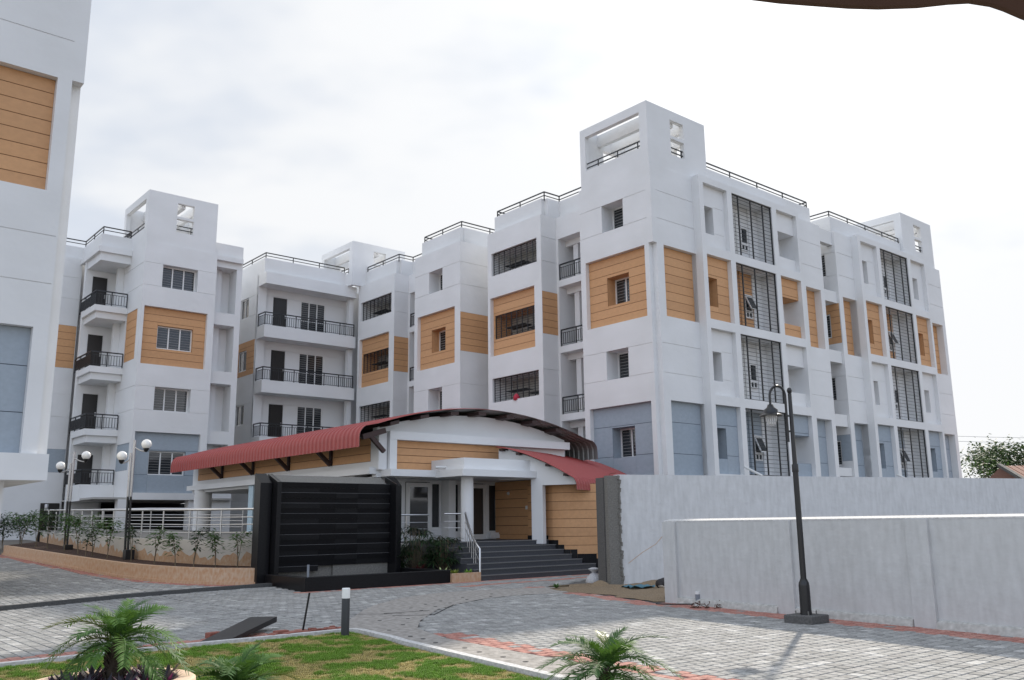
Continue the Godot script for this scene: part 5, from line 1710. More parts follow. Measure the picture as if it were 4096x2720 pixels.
func surface_nets(b: MB, J: Dictionary, bones: Array, h: float, lo: Vector3, hi: Vector3, paint: Callable):
	var n := Vector3i(((hi - lo) / h).ceil())
	var f := PackedFloat32Array()
	f.resize((n.x + 1) * (n.y + 1) * (n.z + 1))
	var id := func(i, j, k): return (i * (n.y + 1) + j) * (n.z + 1) + k
	for i in n.x + 1:
		for j in n.y + 1:
			for k in n.z + 1:
				var p := lo + Vector3(i, j, k) * h
				var acc := 0.0
				for q in bones:
					var A: Vector3 = J[q[0]]
					var B: Vector3 = J[q[1]]
					var t: float = clamp((p - A).dot(B - A) / (B - A).length_squared(), 0.0, 1.0)
					var d: float = p.distance_to(A.lerp(B, t)) - lerp(q[2], q[3], t)
					if d < 0.12: acc += exp(-d * 55.0)
				f[id.call(i, j, k)] = (-log(acc) / 55.0) if acc > 0.0 else 0.2
	var vert := {}
	for i in n.x:
		for j in n.y:
			for k in n.z:
				var s := Vector3.ZERO
				var c := 0
				for e in [[0, 0, 0, 1, 0, 0], [0, 1, 0, 1, 1, 0], [0, 0, 1, 1, 0, 1], [0, 1, 1, 1, 1, 1], [0, 0, 0, 0, 1, 0], [1, 0, 0, 1, 1, 0], [0, 0, 1, 0, 1, 1], [1, 0, 1, 1, 1, 1], [0, 0, 0, 0, 0, 1], [1, 0, 0, 1, 0, 1], [0, 1, 0, 0, 1, 1], [1, 1, 0, 1, 1, 1]]:
					var a: float = f[id.call(i + e[0], j + e[1], k + e[2])]
					var d: float = f[id.call(i + e[3], j + e[4], k + e[5])]
					if (a < 0.0) != (d < 0.0):
						var t := a / (a - d)
						s += Vector3(i + lerp(float(e[0]), float(e[3]), t), j + lerp(float(e[1]), float(e[4]), t), k + lerp(float(e[2]), float(e[5]), t))
						c += 1
				if c > 0: vert[Vector3i(i, j, k)] = lo + s / c * h
	var grad := func(p: Vector3) -> Vector3:
		var q := (p - lo) / h
		var i := clampi(int(q.x), 1, n.x - 1)
		var j := clampi(int(q.y), 1, n.y - 1)
		var k := clampi(int(q.z), 1, n.z - 1)
		return Vector3(f[id.call(i + 1, j, k)] - f[id.call(i - 1, j, k)], f[id.call(i, j + 1, k)] - f[id.call(i, j - 1, k)], f[id.call(i, j, k + 1)] - f[id.call(i, j, k - 1)]).normalized()
	for i in range(1, n.x):
		for j in range(1, n.y):
			for k in range(1, n.z):
				var a: float = f[id.call(i, j, k)]
				for ax in 3:
					var e: Vector3i = [Vector3i(1, 0, 0), Vector3i(0, 1, 0), Vector3i(0, 0, 1)][ax]
					var d: float = f[id.call(i + e.x, j + e.y, k + e.z)]
					if (a < 0.0) == (d < 0.0): continue
					var p: Vector3i = [Vector3i(0, 1, 0), Vector3i(0, 0, 1), Vector3i(1, 0, 0)][ax]
					var r: Vector3i = [Vector3i(0, 0, 1), Vector3i(1, 0, 0), Vector3i(0, 1, 0)][ax]
					var c := Vector3i(i, j, k)
					var q := [c, c - p, c - p - r, c - r]
					var ok := true
					for x in q: if not vert.has(x): ok = false
					if not ok: continue
					var V := []
					var N := []
					for x in q:
						V.append(vert[x])
						N.append(grad.call(vert[x]))
					b.col = paint.call(V[0])
					b.tri_o(V[0], V[1], V[2], N[0], N[1], N[2])
					b.tri_o(V[0], V[2], V[3], N[0], N[2], N[3])

# ---------------------------------------------------------------- lamps, bollard, loose stones
const XC := Vector3(0.7617, 0, -0.648)       # one metre to the right of the camera, in (u, y, v)
func street_things():
	var o := Vector3(-12.73, 0, -13.46)
	var t := thing("street_lamp", "tall black street lamp with gooseneck arm and bell shade over a clear ribbed glass", "street lamp", o)
	var b := MB.new(o)
	b.bevel_box(o.x - 0.24, o.x + 0.24, 0.0, 0.12, o.z - 0.24, o.z + 0.24, 0.01)
	part(t, "concrete_base", b, M.cement_dark)
	for q in [[-0.11, -0.11], [0.11, -0.11], [0.11, 0.11], [-0.11, 0.11]]:
		var n := MB.new(o)
		n.tube([o + Vector3(q[0], 0.12, q[1]), o + Vector3(q[0], 0.18, q[1])], 0.012, 6)
		part(t, "anchor_bolt", n, M.cement)
	var p := MB.new(o)
	p.lathe(o, [Vector2(0.09, 0.12), Vector2(0.085, 0.2), Vector2(0.083, 0.55), Vector2(0.075, 0.60), Vector2(0.046, 0.66), Vector2(0.044, 2.3), Vector2(0.052, 2.3), Vector2(0.052, 2.42), Vector2(0.036, 2.43), Vector2(0.03, 3.56), Vector2(0.0, 3.56)], 18)
	part(t, "pole", p, M.black_metal)
	var f := MB.new(o)
	f.lathe(o, [Vector2(0.0, 3.55), Vector2(0.03, 3.57), Vector2(0.042, 3.61), Vector2(0.03, 3.65), Vector2(0.0, 3.665)], 14)
	part(t, "finial", f, M.black_metal)
	var a := MB.new(o)
	var pts := []
	pts.append(o + XC * -0.075 + Vector3(0, 2.78, 0))
	pts.append(o + XC * -0.075 + Vector3(0, 3.3, 0))
	for k in 13:
		var an := PI * k / 12.0
		pts.append(o + XC * (-0.2 + 0.125 * cos(an)) + Vector3(0, 3.52 + 0.17 * sin(an), 0))
	pts.append(o + XC * -0.325 + Vector3(0, 3.37, 0))
	a.tube(pts, 0.02, 10)
	for y in [2.95, 3.2]: a.bar(o + XC * -0.075 + Vector3(0, y, 0), o + Vector3(0, y, 0), 0.03, 0.03)
	part(t, "gooseneck_arm", a, M.black_metal)
	var hd := o + XC * -0.325
	var s := MB.new(o)
	s.lathe(hd, [Vector2(0.19, 3.205), Vector2(0.185, 3.215), Vector2(0.125, 3.24), Vector2(0.115, 3.25), Vector2(0.112, 3.30), Vector2(0.06, 3.34), Vector2(0.045, 3.385), Vector2(0.0, 3.39)], 24)
	s.lathe(hd, [Vector2(0.0, 3.24), Vector2(0.11, 3.235), Vector2(0.19, 3.204)], 24)
	part(t, "lamp_shade", s, M.black_metal)
	var g := MB.new(o)
	g.lathe(hd, [Vector2(0.0, 3.035), Vector2(0.045, 3.05), Vector2(0.078, 3.10), Vector2(0.09, 3.16), Vector2(0.092, 3.215)], 20)
	part(t, "lamp_glass", g, M.lamp_glass)
	var gr := MB.new(o)
	for k in 16:
		var an := TAU * k / 16
		var e := Vector3(cos(an), 0, sin(an))
		gr.tube([hd + e * 0.088 + Vector3(0, 3.2, 0), hd + e * 0.084 + Vector3(0, 3.13, 0), hd + e * 0.06 + Vector3(0, 3.065, 0)], 0.004, 4)
	part(t, "glass_ribs", gr, M.frame)
	# twin-globe lamps still in their wrapping
	var spots := [[Vector3(-16.57, 0.4, 6.65), "wrapped twin-globe lamp post nearer the clubhouse, on a black square base", 0.42, 0.30], [Vector3(-16.86, 0.5, 12.13), "wrapped twin-globe lamp post farther left, half hidden by the saplings", 0.5, 0.36]]
	for q in spots:
		var c: Vector3 = q[0]
		var l := thing("globe_lamp", q[1], "lamp post", c, "twin-globe lamp posts in the planting strip")
		var base := MB.new(c)
		base.bevel_box(c.x - 0.13, c.x + 0.13, c.y - 0.2, 0.93 + (c.y - 0.4), c.z - 0.13, c.z + 0.13, 0.015)
		part(l, "base", base, M.black_metal)
		for k in 2:
			var dx: float = -0.06 if k == 0 else -0.15
			var top: float = 4.18 if k == 0 else 3.79
			var pp := MB.new(c)
			pp.tube([c + XC * (dx + 0.03) + Vector3(0, 0.4, 0), c + XC * dx + Vector3(0, 2.5 - c.y, 0)], 0.034, 10)
			var pole := part(l, "pole", pp, M.black_metal)
			var wr := MB.new(c)
			var wp := []
			var wrd := []
			for j in 20:
				wp.append(c + XC * dx + Vector3(0, 2.48 - c.y + (top - 2.48) * j / 19.0, 0))
				wrd.append(0.034 + 0.006 * rng.randf())
			wr.tube(wp, wrd, 9)
			part(pole, "wrapping", wr, M.wrap)
			var sg := 1.0 if k == 0 else -1.0
			var reach: float = q[3] if k == 0 else q[2]
			var by: float = (4.05 if k == 0 else 3.70) - c.y
			var ap := []
			for j in 9:
				var e := j / 8.0
				ap.append(c + XC * (dx + (sg * reach - dx) * e) + Vector3(0, by - 0.22 + 0.14 * pow(1.0 - e, 2.0), 0))
			var am := MB.new(c)
			am.tube(ap, 0.02, 8)
			part(l, "arm", am, M.wrap)
			var gc: Vector3 = c + XC * (sg * reach) + Vector3(0, by, 0)
			var hb := MB.new(c)
			hb.lathe(gc, [Vector2(0.02, -0.24), Vector2(0.05, -0.22), Vector2(0.085, -0.15), Vector2(0.085, -0.11)], 14)
			var hold := part(l, "holder", hb, M.black_metal)
			var gl := MB.new(c)
			var prof := []
			for j in 13:
				var an := -PI * 0.5 + PI * j / 12.0
				prof.append(Vector2(0.148 * cos(an), 0.148 * sin(an)))
			gl.lathe(gc, prof, 24)
			part(l, "globe", gl, M.globe)
	var c3 := Vector3(-18.6, 0.75, 17.0)
	var l3 := thing("globe_lamp", "third wrapped lamp post at far left, its head hidden by the near building", "lamp post", c3, "twin-globe lamp posts in the planting strip")
	for k in 2:
		var pp := MB.new(c3)
		pp.tube([c3 + XC * (-0.05 - 0.09 * k), c3 + XC * (0.1 - 0.09 * k) + Vector3(0, 3.5 - 0.35 * k, 0)], 0.036, 9)
		part(l3, "pole", pp, M.wrap)
	# bollard light on the lawn
	var bo := Vector3(-18.78, 0.01, -9.93)
	var bl := thing("bollard_light", "dark cylindrical bollard light with frosted white top at the lawn corner", "bollard", bo)
	var bb := MB.new(bo)
	bb.lathe(bo, [Vector2(0.058, 0.0), Vector2(0.058, 0.53), Vector2(0.0, 0.53)], 28)
	part(bl, "post", bb, M.bollard)
	var bt := MB.new(bo)
	bt.lathe(bo, [Vector2(0.058, 0.531), Vector2(0.059, 0.66), Vector2(0.052, 0.672), Vector2(0.0, 0.675)], 28)
	part(bl, "diffuser", bt, M.globe)
	# tilted black slab, loose bricks and the rod in its hole
	var lo := Vector3(-19.9, 0, -8.75)
	var sl := thing("stone_slab", "black stone slab tilted up on rubble beside the white lawn kerb", "slab", lo)
	var sb := MB.new(lo)
	sb.hexa([Vector3(-20.62, 0.0, -9.3), Vector3(-20.2, 0.0, -9.32), Vector3(-18.98, 0.11, -8.2), Vector3(-19.3, 0.11, -7.95), Vector3(-20.62, 0.055, -9.3), Vector3(-20.2, 0.055, -9.32), Vector3(-18.98, 0.19, -8.2), Vector3(-19.3, 0.19, -7.95)])
	part(sl, "slab", sb, M.granite_b)
	var bricks := [[G(-4.34, 13.38), 0.3, "lone red paving brick lying on the drive left of the tilted slab"], [G(-3.42, 13.12), 0.9, "red brick under the raised end of the black slab"], [G(-3.40, 13.5), 0.1, "upright-edged red brick just behind the raised end of the slab"], [G(-3.22, 13.25), 0.5, "chipped pale-topped red brick between slab and rod hole"], [G(-3.08, 13.40), -0.3, "brick fragment at the rim of the rod hole"], [G(-2.72, 13.78), 1.2, "flat red paver beside the bollard, right of the rod hole"]]
	for q in bricks:
		var p2: Vector2 = q[0]
		var bo2 := Vector3(p2.x, 0, p2.y)
		var bk := thing("brick", q[2], "brick", bo2, "loose bricks round the rod hole")
		bk.rotation.y += q[1]
		var kb := MB.new(Vector3.ZERO)
		kb.bevel_box(-0.1, 0.1, 0.0, 0.075, -0.055, 0.055, 0.008)
		part(bk, "brick", kb, M.brick_red)
	var ho := Vector3(-18.6, 0, -8.98)
	var hr := thing("iron_rod", "thin black iron rod leaning out of a hole in the pavers", "rod", ho)
	var rb := MB.new(ho)
	rb.tube([Vector3(-18.88, -0.02, -8.85), Vector3(-18.82, 0.57, -8.92)], 0.016, 8)
	part(hr, "rod", rb, M.black_metal)
	var rub := MB.new(ho)
	for k in 22:
		var c := Vector3(ho.x + rng.randf_range(-0.3, 0.28), 0.01, ho.z + rng.randf_range(-0.16, 0.2))
		var z := rng.randf_range(0.02, 0.05)
		rub.bevel_box(c.x, c.x + z * 1.6, 0.0, z, c.z, c.z + z, 0.006)
	part(hr, "rubble", rub, M.brick_red)
	# rough canvas edge of an awning over the photographer
	awning()

const AWY := 3.052
func awning():
	var t := Node3D.new()
	t.name = "awning"
	add_child(t)
	t.position = Vector3(1.0, AWY, -2.4)
	t.set_meta("label", "dark brown scalloped canvas edge overhanging the top right corner of the view")
	t.set_meta("category", "awning")
	var b := MB.new(Vector3.ZERO)
	var p := [[0.6, 0.05], [0.813, 0.017], [0.903, 0.008], [1.018, -0.003], [1.108, -0.007], [1.225, -0.004], [1.32, 0.006], [1.381, 0.009], [1.444, -0.003], [1.481, -0.018], [1.531, -0.044], [1.75, -0.14]]
	for i in p.size() - 1:
		var a0 := Vector3(p[i][0] - 1.0, p[i][1], 0.0)
		var a1 := Vector3(p[i + 1][0] - 1.0, p[i + 1][1], 0.0)
		var up := Vector3(0, 0.14, 0.22)
		var th := Vector3(0, 0, -0.02)
		b.quadl(a0, a1, a1 + up, a0 + up, Vector3(0, -0.3, 1))
		b.quadl(a0 + th, a1 + th, a1 + up + th, a0 + up + th, Vector3(0, 0.3, -1))
		b.quadl(a0, a1, a1 + th, a0 + th, Vector3.DOWN)
	part(t, "canvas_edge", b, M.canvas)

# ---------------------------------------------------------------- plants
func leaf_quad(b: MB, at: Vector3, dir: Vector3, up: Vector3, l: float, w: float):   # local points: a pointed leaf of two bent halves
	var s := dir.cross(up)
	if s.length() < 0.01: s = dir.cross(Vector3.RIGHT)
	s = s.normalized() * w * 0.5
	var m := at + dir * l * 0.45
	var e := at + dir * l - Vector3(0, l * 0.12, 0)
	b.tril(at, m + s, m - s, up)
	b.tril(m - s, m + s, e, up)
func frond_mesh(sd: int, len: float, droop: float, lw: float, ll: float) -> ArrayMesh:
	rng.seed = sd
	var b := MB.new(Vector3.ZERO)
	var n := 26
	var prev := Vector3.ZERO
	var pts := []
	for k in n + 1:
		var t := float(k) / n
		pts.append(Vector3(len * t, len * (0.62 * t - droop * t * t), 0))
	var tp := []
	var rr := []
	for k in range(0, n + 1, 2):
		tp.append(Vector3(pts[k].x, pts[k].y, 0))
		rr.append(0.008 * (1.0 - 0.8 * k / n) * len * 1.6)
	b.tube(tp, rr, 5)
	for k in range(3, n + 1):
		var t := float(k) / n
		var d: Vector3 = (pts[k] - pts[k - 1]).normalized()
		var up := Vector3(-d.y, d.x, 0)
		for s in [-1.0, 1.0]:
			for rep in 2:
				var f: float = ll * (0.55 + 0.45 * sin(PI * min(1.0, t * 1.02 + 0.05))) * rng.randf_range(0.85, 1.1)
				var dir: Vector3 = (d * (0.55 + 0.5 * t) + Vector3(0, 0, s) * 0.85 + up * rng.randf_range(-0.12, 0.45)).normalized()
				var p: Vector3 = pts[k].lerp(pts[k - 1], rep * 0.5)
				var w := lw
				var side := dir.cross(up).normalized() * w * 0.5
				var m: Vector3 = p + dir * f * 0.5
				var e: Vector3 = p + dir * f - Vector3(0, f * 0.10, 0)
				b.quadl(p - side * 0.6, p + side * 0.6, m + side, m - side, up)
				b.tril(m - side, m + side, e, up)
	return b.mesh()
func palm(label: String, c: Vector3, trunk: float, fronds: int, scl: float, sd: int):
	var t := thing("palm", label, "palm", c, "young feather palms on the lawn")
	var b := MB.new(c)
	b.lathe(c, [Vector2(0.075, -0.05), Vector2(0.06, trunk * 0.4), Vector2(0.055, trunk), Vector2(0.02, trunk + 0.1), Vector2(0.0, trunk + 0.12)], 12)
	rng.seed = sd
	for k in 46:
		var a := rng.randf() * TAU
		var y := rng.randf() * trunk
		var e := Vector3(cos(a), 0, sin(a))
		b.bar(c + e * 0.05 + Vector3(0, y, 0), c + e * 0.09 + Vector3(0, y + 0.06, 0), 0.03, 0.012)
	part(t, "trunk", b, M.bark)
	var protos := []
	for k in 4: protos.append(frond_mesh(sd + k, 0.5 + 0.04 * k, [0.62, 0.78, 0.92, 0.7][k], 0.011, 0.15))
	rng.seed = sd + 50
	for k in fronds:
		var m := MeshInstance3D.new()
		m.name = "frond" if k == 0 else "frond_%03d" % k
		m.mesh = protos[k % 4]
		var r := rng.randf()
		m.material_override = M.leaf_palm if r < 0.5 else (M.leaf_palm_b if r < 0.88 else M.leaf_palm_c)
		t.add_child(m)
		var f := float(k) / fronds
		var tilt := lerpf(0.95, -0.55, pow(f, 0.85)) + rng.randf_range(-0.1, 0.1)
		m.transform = Transform3D(Basis(Vector3.UP, k * 2.4 + rng.randf_range(-0.2, 0.2)) * Basis(Vector3(0, 0, 1), tilt) * Basis(Vector3.RIGHT, rng.randf_range(-0.3, 0.3)).scaled(Vector3.ONE * scl * (0.72 if f < 0.2 else 1.0)), Vector3(0, trunk + 0.02 + 0.05 * (1.0 - f), 0))
func rosette(sd: int, n: int, l: float, w: float, rise: float) -> MB:
	rng.seed = sd
	var b := MB.new(Vector3.ZERO)
	for k in n:
		var a := k * 2.4 + rng.randf_range(-0.2, 0.2)
		var up := lerpf(rise, 0.25, float(k) / n) + rng.randf_range(-0.1, 0.1)
		var d := Vector3(cos(a), up, sin(a)).normalized()
		var s := Vector3(-sin(a), 0, cos(a)) * w * 0.5
		var ll := l * rng.randf_range(0.75, 1.1)
		var p0 := Vector3(cos(a), 0, sin(a)) * 0.01
		var p1 := p0 + d * ll * 0.5
		var p2 := p0 + d * ll - Vector3(0, ll * 0.1, 0)
		var nn := d.cross(s).normalized()
		if nn.y < 0.0: nn = -nn
		b.quadl(p0 - s * 0.7, p0 + s * 0.7, p1 + s, p1 - s, nn)
		b.tril(p1 - s, p1 + s, p2, nn)
	return b
func sapling(label: String, c: Vector3, h: float, leaves: int, spread: float, sd: int, leaf: Material, lw := 0.04, group := "saplings in the planting strip") -> Node3D:
	rng.seed = sd
	var t := thing("sapling", label, "shrub", c, group)
	var st := MB.new(c)
	var lf := MB.new(c)
	var stems := 2 + rng.randi() % 2
	for k in stems:
		var a := rng.randf() * TAU
		var lean := rng.randf_range(0.05, 0.35)
		var pts := []
		var hh := h * rng.randf_range(0.75, 1.0)
		for j in 6:
			var f := j / 5.0
			pts.append(c + Vector3(cos(a) * lean * f * f * h + rng.randf_range(-0.015, 0.015), hh * f, sin(a) * lean * f * f * h + rng.randf_range(-0.015, 0.015)))
		st.tube(pts, [0.012, 0.011, 0.01, 0.008, 0.006, 0.003], 5)
		for j in int(leaves * 1.7 / float(stems)):
			var f := 0.38 + 0.62 * sqrt(rng.randf())
			var idx: int = min(4, int(f * 5.0))
			var p: Vector3 = pts[idx].lerp(pts[idx + 1], f * 5.0 - idx)
			var r := spread * rng.randf() * (0.35 + 0.65 * sin(PI * clamp((f - 0.3) / 0.75, 0.0, 1.0)))
			var an := rng.randf() * TAU
			p += Vector3(cos(an) * r, rng.randf_range(-0.1, 0.1), sin(an) * r)
			var d := Vector3(cos(an), rng.randf_range(-0.5, 0.35), sin(an)).normalized()
			leaf_quad(lf, lf.L(p), Vector3(d.x, d.y, -d.z), Vector3(rng.randf_range(-0.4, 0.4), 1, rng.randf_range(-0.4, 0.4)), lw * rng.randf_range(2.0, 3.0), lw)
	part(t, "stem", st, M.stem)
	part(t, "foliage", lf, leaf)
	return t
func greenery():
	# round planter on the lawn, a palm and purple plants in it
	var po := Vector3(-23.12, 0, -13.88)
	var pt := thing("round_planter", "low round peach-coloured planter wall on the lawn, palm and purple plants inside", "planter", po)
	var pb := MB.new(po)
	pb.lathe(po, [Vector2(0.62, 0.0), Vector2(0.63, 0.33), Vector2(0.625, 0.385), Vector2(0.60, 0.40), Vector2(0.50, 0.40), Vector2(0.485, 0.385), Vector2(0.48, 0.30)], 56)
	part(pt, "planter_wall", pb, M.planter)
	var ps := MB.new(po)
	ps.lathe(po, [Vector2(0.49, 0.31), Vector2(0.3, 0.35), Vector2(0.0, 0.37)], 24)
	part(pt, "soil", ps, M.soil)
	palm("young feather palm rising from the round planter with purple plants", Vector3(-23.06, 0.36, -13.78), 0.26, 26, 0.98, 101)
	var q2 := G(-2.42, 8.15)
	palm("low young palm on the lawn in the middle of the bottom edge", Vector3(q2.x, 0.0, q2.y), 0.12, 26, 1.12, 202)
	var q3 := G(0.80, 8.35)
	palm("young palm right of the lawn kerb at the bottom edge, against the sunlit pavers", Vector3(q3.x, 0.0, q3.y), 0.22, 24, 1.08, 303)
	var protos := []
	for k in 3:
		var n := Node3D.new()
		part(n, "purple_leaves", rosette(400 + k, 11, 0.17, 0.032, 1.3), M.leaf_purple)
		part(n, "dark_leaves", rosette(450 + k, 12, 0.18, 0.036, 1.8), M.leaf_plum)
		protos.append(n)
	rng.seed = 77
	for k in 22:
		var a := k * 2.4
		var r := 0.10 + 0.35 * sqrt((k + 0.5) / 22.0)
		var n: Node3D = protos[k % 3].duplicate()
		n.name = numbered("purple_plant")
		add_child(n)
		n.transform = Transform3D(RB * Basis(Vector3.UP, rng.randf() * TAU).scaled(Vector3.ONE * rng.randf_range(0.8, 1.1)), W(po.x + 0.04 + cos(a) * r, 0.34, po.z + 0.06 + sin(a) * r))
		n.set_meta("label", "spiky plant with purple and grey leaves packed round the palm in the planter")
		n.set_meta("category", "plant")
		n.set_meta("group", "purple plants in the round planter")
	for n in protos: n.free()
	# saplings between kerb and terrace wall
	var rows := [["leafy sapling hard against the black fountain pillar", -14.75, 1.9, 1.1, 60, 0.16], ["bushy sapling next to the pale splash mark, second from the fountain", -15.05, 2.35, 0.95, 85, 0.17], ["densest low sapling, third from the fountain", -15.5, 2.75, 1.0, 130, 0.19], ["forked sapling with two leafy heads, fourth from the fountain", -15.95, 3.15, 1.05, 90, 0.17], ["slim sapling with a low leafy clump, fifth from the fountain", -16.25, 3.7, 0.95, 110, 0.2], ["thin leaning sapling just right of the nearer twin-globe lamp", -16.5, 4.6, 1.1, 100, 0.22], ["sparse sapling in front of the nearer twin-globe lamp base", -16.8, 5.7, 1.1, 70, 0.2], ["sapling just left of the nearer twin-globe lamp", -16.95, 7.4, 1.3, 130, 0.26], ["tall sapling with light green top, second left of the nearer lamp", -17.05, 8.6, 1.35, 150, 0.28], ["small low sapling between the two twin-globe lamps", -17.35, 8.2, 0.85, 80, 0.2], ["broad sapling midway between the two twin-globe lamps", -17.15, 9.8, 1.35, 170, 0.3], ["sapling just right of the farther twin-globe lamp", -17.2, 11.2, 1.35, 170, 0.3], ["sapling just left of the farther twin-globe lamp", -17.3, 13.0, 1.35, 190, 0.32], ["shaded sapling second left of the farther twin-globe lamp", -17.4, 14.2, 1.4, 200, 0.34], ["shaded sapling at the left end of the kerb", -17.6, 15.4, 1.5, 220, 0.36]]
	for i in rows.size():
		var r = rows[i]
		sapling(r[0], Vector3(r[1], gh(min(r[1], -15.2), r[2]) + 0.31, r[2]), r[3], r[4], r[5], 500 + i, M.leaf if i % 3 else M.leaf_dark, 0.055)
	for i in 5:
		var names := ["dark bush beside the black ground-floor door at far left", "dense dark bush left of the third lamp post", "dark bush behind the left end of the kerb", "low dark bush at the extreme left behind the kerb", "dark broad-leaved bush before the terrace corner"]
		var p = [[-17.6, 18.5], [-18.6, 18.0], [-18.9, 16.6], [-19.8, 17.2], [-16.9, 19.0]][i]
		sapling(names[i], Vector3(p[0], gh(p[0], p[1]), p[1]), 1.35, 420, 0.55, 600 + i, M.leaf_dark, 0.06, "dark bushes at far left")
	# bed between fountain and steps
	var bo := Vector3(-10.1, 0, -0.6)
	var bed := thing("planting_bed", "small brown-edged planting bed between the black basin and the steps", "planter", bo)
	var bb := MB.new(bo)
	bb.box(-10.61, -9.62, 0.0, 0.24, -1.42, -1.32)
	part(bed, "edging", bb, M.mud_wall)
	var sb := MB.new(bo)
	sb.box(-10.61, -9.62, 0.0, 0.18, -1.319, 2.19)
	part(bed, "soil", sb, M.soil)
	for i in 3:
		var c: Vector3 = [Vector3(-10.15, 0.17, 0.9), Vector3(-9.78, 0.17, 0.1), Vector3(-10.45, 0.17, 1.6)][i]
		var t := thing("fan_palm_clump", ["tall dark fan palm clump against the terrace railing", "dark fan palm clump drooping beside the stair handrail", "dark fan palm clump behind the fountain's right pillar"][i], "palm", c, "fan palm clumps by the steps")
		var lf := MB.new(c)
		var st := MB.new(c)
		rng.seed = 700 + i
		var tall: float = [1.35, 1.05, 0.8][i]
		for k in 60:
			var a := rng.randf() * TAU
			var h := tall * (0.25 + 0.75 * rng.randf())
			var r: float = 0.12 + 0.42 * rng.randf() * [1.0, 0.8, 0.7][i]
			var tip := c + Vector3(cos(a) * r, h, sin(a) * r)
			st.tube([c + Vector3(cos(a) * 0.08, 0, sin(a) * 0.08), tip], 0.007, 4)
			for j in 9:
				var an := a + (j - 4) * 0.36
				var d := Vector3(cos(an), rng.randf_range(-0.55, 0.25), sin(an)).normalized()
				leaf_quad(lf, lf.L(tip), Vector3(d.x, d.y, -d.z), Vector3.UP, 0.36 * rng.randf_range(0.8, 1.15), 0.045)
		part(t, "stem", st, M.stem)
		part(t, "fan_leaves", lf, M.leaf_dark)
	var small := [["cream and green striped foliage plant nearest the basin corner", -10.45, -0.75, M.leaf_cream, 14, 0.3, 0.08], ["yellow-green shrubby plant between two striped plants", -10.12, -0.85, M.leaf_lime, 26, 0.22, 0.045], ["bright green and white low plant beside the stair foot", -9.85, -1.15, M.leaf_bright, 18, 0.22, 0.075], ["wine-red leaved plant under the fan palms", -10.5, 0.3, M.leaf_wine, 20, 0.45, 0.06], ["green grassy plant beside the fountain's right pillar", -10.55, 1.1, M.leaf_dark, 30, 0.5, 0.03]]
	for i in small.size():
		var s = small[i]
		var c := Vector3(s[1], 0.17, s[2])
		var t := thing("foliage_plant", s[0], "plant", c)
		var rb := rosette(800 + i, s[4], s[5], s[6], 1.6)
		rb.o = c
		part(t, "leaves", rb, s[3])
	var wd := thing("weed", "small dusty weed growing at the edge of the bare earth", "plant", Vector3(-10.3, 0.02, -5.2))
	part(wd, "leaves", rosette(850, 26, 0.16, 0.03, 1.5), M.leaf)

# ---------------------------------------------------------------- beyond the wall: trees, a tiled roof, wires
func tree(label: String, c: Vector3, h: float, r: float, leaves: int, sd: int, mat: Material, airy: bool):
	rng.seed = sd
	var t := thing("tree", label, "tree", c, "trees beyond the boundary wall")
	var tb := MB.new(c)
	tb.tube([c, c + Vector3(0.1, h * 0.3, 0), c + Vector3(-0.05, h * 0.55, 0.1)], [0.16, 0.12, 0.08], 8)
	var lf := MB.new(c)
	var tips := []
	for k in (14 if airy else 26):
		var a := rng.randf() * TAU
		var up := rng.randf_range(0.0, 1.0)
		var rr: float = r * sqrt(rng.randf_range(0.1, 1.0))
		var tip := c + Vector3(cos(a) * rr, h * (0.45 + 0.55 * up) - (rr / r) * h * 0.12, sin(a) * rr)
		var root := c + Vector3(0.05, h * rng.randf_range(0.28, 0.55), 0.05)
		tb.tube([root, root.lerp(tip, 0.5) + Vector3(0, 0.2, 0), tip], [0.06, 0.035, 0.01], 5)
		tips.append(tip)
	for k in leaves:
		var tip: Vector3 = tips[rng.randi() % tips.size()]
		var sp: float = r * (0.22 if airy else 0.3)
		var p := tip + Vector3(rng.randfn(0, sp), rng.randfn(0, sp * 0.55), rng.randfn(0, sp))
		var an := rng.randf() * TAU
		var d := Vector3(cos(an), rng.randf_range(-0.7, 0.2), sin(an)).normalized()
		leaf_quad(lf, lf.L(p), d, Vector3(rng.randf_range(-0.6, 0.6), 1, rng.randf_range(-0.6, 0.6)), 0.26 if airy else 0.25, 0.12 if airy else 0.15)
	part(t, "trunk", tb, M.bark)
	part(t, "crown", lf, mat)
func at_world(x: float, z: float) -> Vector3:
	var g := G(x, z)
	return Vector3(g.x, 0, g.y)
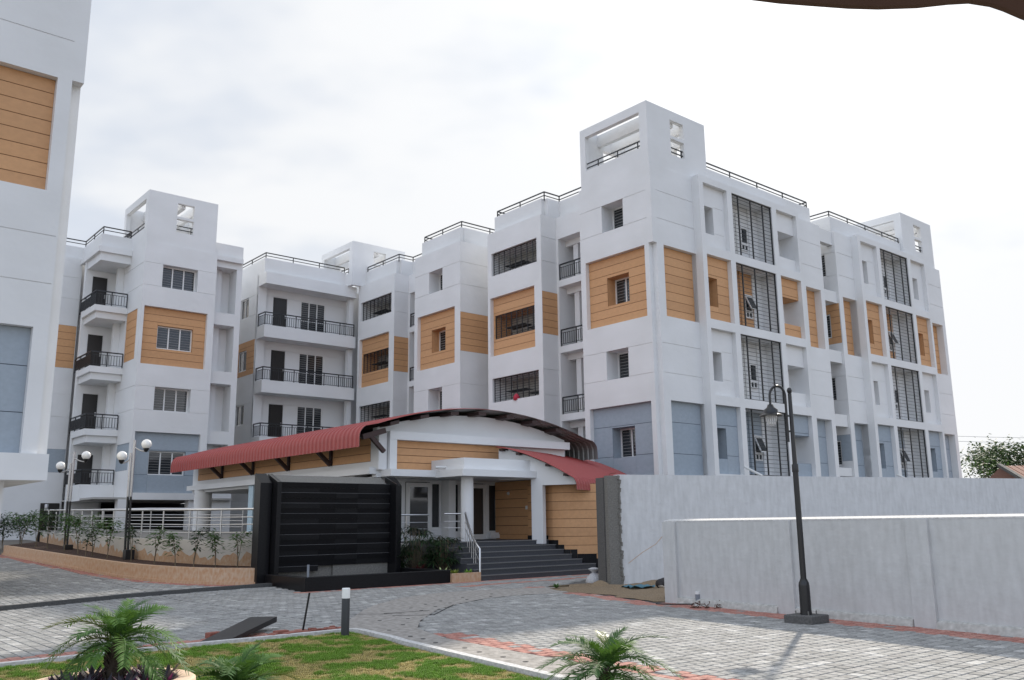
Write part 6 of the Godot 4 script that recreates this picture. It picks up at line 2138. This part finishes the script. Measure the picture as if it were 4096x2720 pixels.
func distance_things():
	tree("large dark rounded tree against the sky at the right edge", at_world(33.4, 60.0), 6.3, 2.7, 16000, 901, M.leaf_tree, false)
	tree("dark tree at the right frame edge, beside the large rounded one", at_world(38.2, 62.0), 6.2, 2.6, 12000, 902, M.leaf_tree, false)
	tree("sparse feathery tree close to the end of the farthest apartment block", at_world(29.6, 57.0), 5.6, 1.5, 650, 903, M.leaf, true)
	tree("low bright green tree between the sparse tree and the large dark one", at_world(29.6, 54.0), 3.6, 1.1, 1500, 904, M.leaf_bright, false)
	tree("low yellow-green bush tree in front of the large dark tree", at_world(31.6, 54.0), 3.2, 1.4, 1500, 905, M.leaf_lime, false)
	# tiled house
	var c := at_world(27.5, 46.0)
	var t := thing("tiled_house", "house with weathered red clay tile roof just above the wall at the right edge", "house", c)
	var b := MB.new(c)
	b.box(c.x - 1.6, c.x + 3.0, 0.0, 3.1, c.z - 3.0, c.z + 2.0)
	part(t, "wall", b, M.mud_low)
	var rf := MB.new(c)
	var P := func(a, y, d): return c + XC * a + Vector3(0, y, 0) + Vector3(0.648, 0, 0.7617) * d
	rf.hexa([P.call(-2.55, 3.15, -2.2), P.call(5.0, 3.15, -2.2), P.call(5.0, 3.15, 2.4), P.call(-2.55, 3.15, 2.4), P.call(-2.55, 3.2, -2.2), P.call(5.0, 3.2, -2.2), P.call(5.0, 4.1, 0.1), P.call(-2.55, 4.1, 0.1)])
	part(t, "roof", rf, M.tile_roof)
	for r in 9:
		for k in 22:
			var tl := MB.new(c)
			var f := r / 9.0
			var a0 := -2.4 + k * 0.34
			tl.bar(P.call(a0, 3.22 + 0.9 * f, -2.25 + 2.3 * f), P.call(a0, 3.22 + 0.9 * (f + 0.115), -2.25 + 2.3 * (f + 0.115)), 0.29, 0.05)
			if k < 12: part(t, "tile", tl, M.tile_roof)
	var rg := MB.new(c)
	rg.bar(P.call(-2.6, 3.2, -2.3), P.call(-2.6, 4.2, 0.15), 0.2, 0.16)
	part(t, "gable_edge", rg, M.cement)
	# overhead wires
	var wn := ["upper thin overhead wire crossing the sky right of the apartment block", "middle thin overhead wire crossing the sky right of the apartment block", "lowest thin overhead wire crossing the sky right of the apartment block"]
	for k in 3:
		var y: float = [6.95, 6.6, 5.65][k]
		var a := at_world(20.0, 60.0)
		var e := at_world(60.0, 66.0)
		var wb := MB.new(a)
		var pts := []
		for j in 13:
			var f := j / 12.0
			pts.append(a.lerp(e, f) + Vector3(0, y - 0.5 * sin(PI * f) + 0.5, 0))
		wb.tube(pts, 0.012, 5)
		var wt := thing("overhead_wire", wn[k], "wire", a, "overhead wires")
		part(wt, "wire", wb, M.pvc_grey)
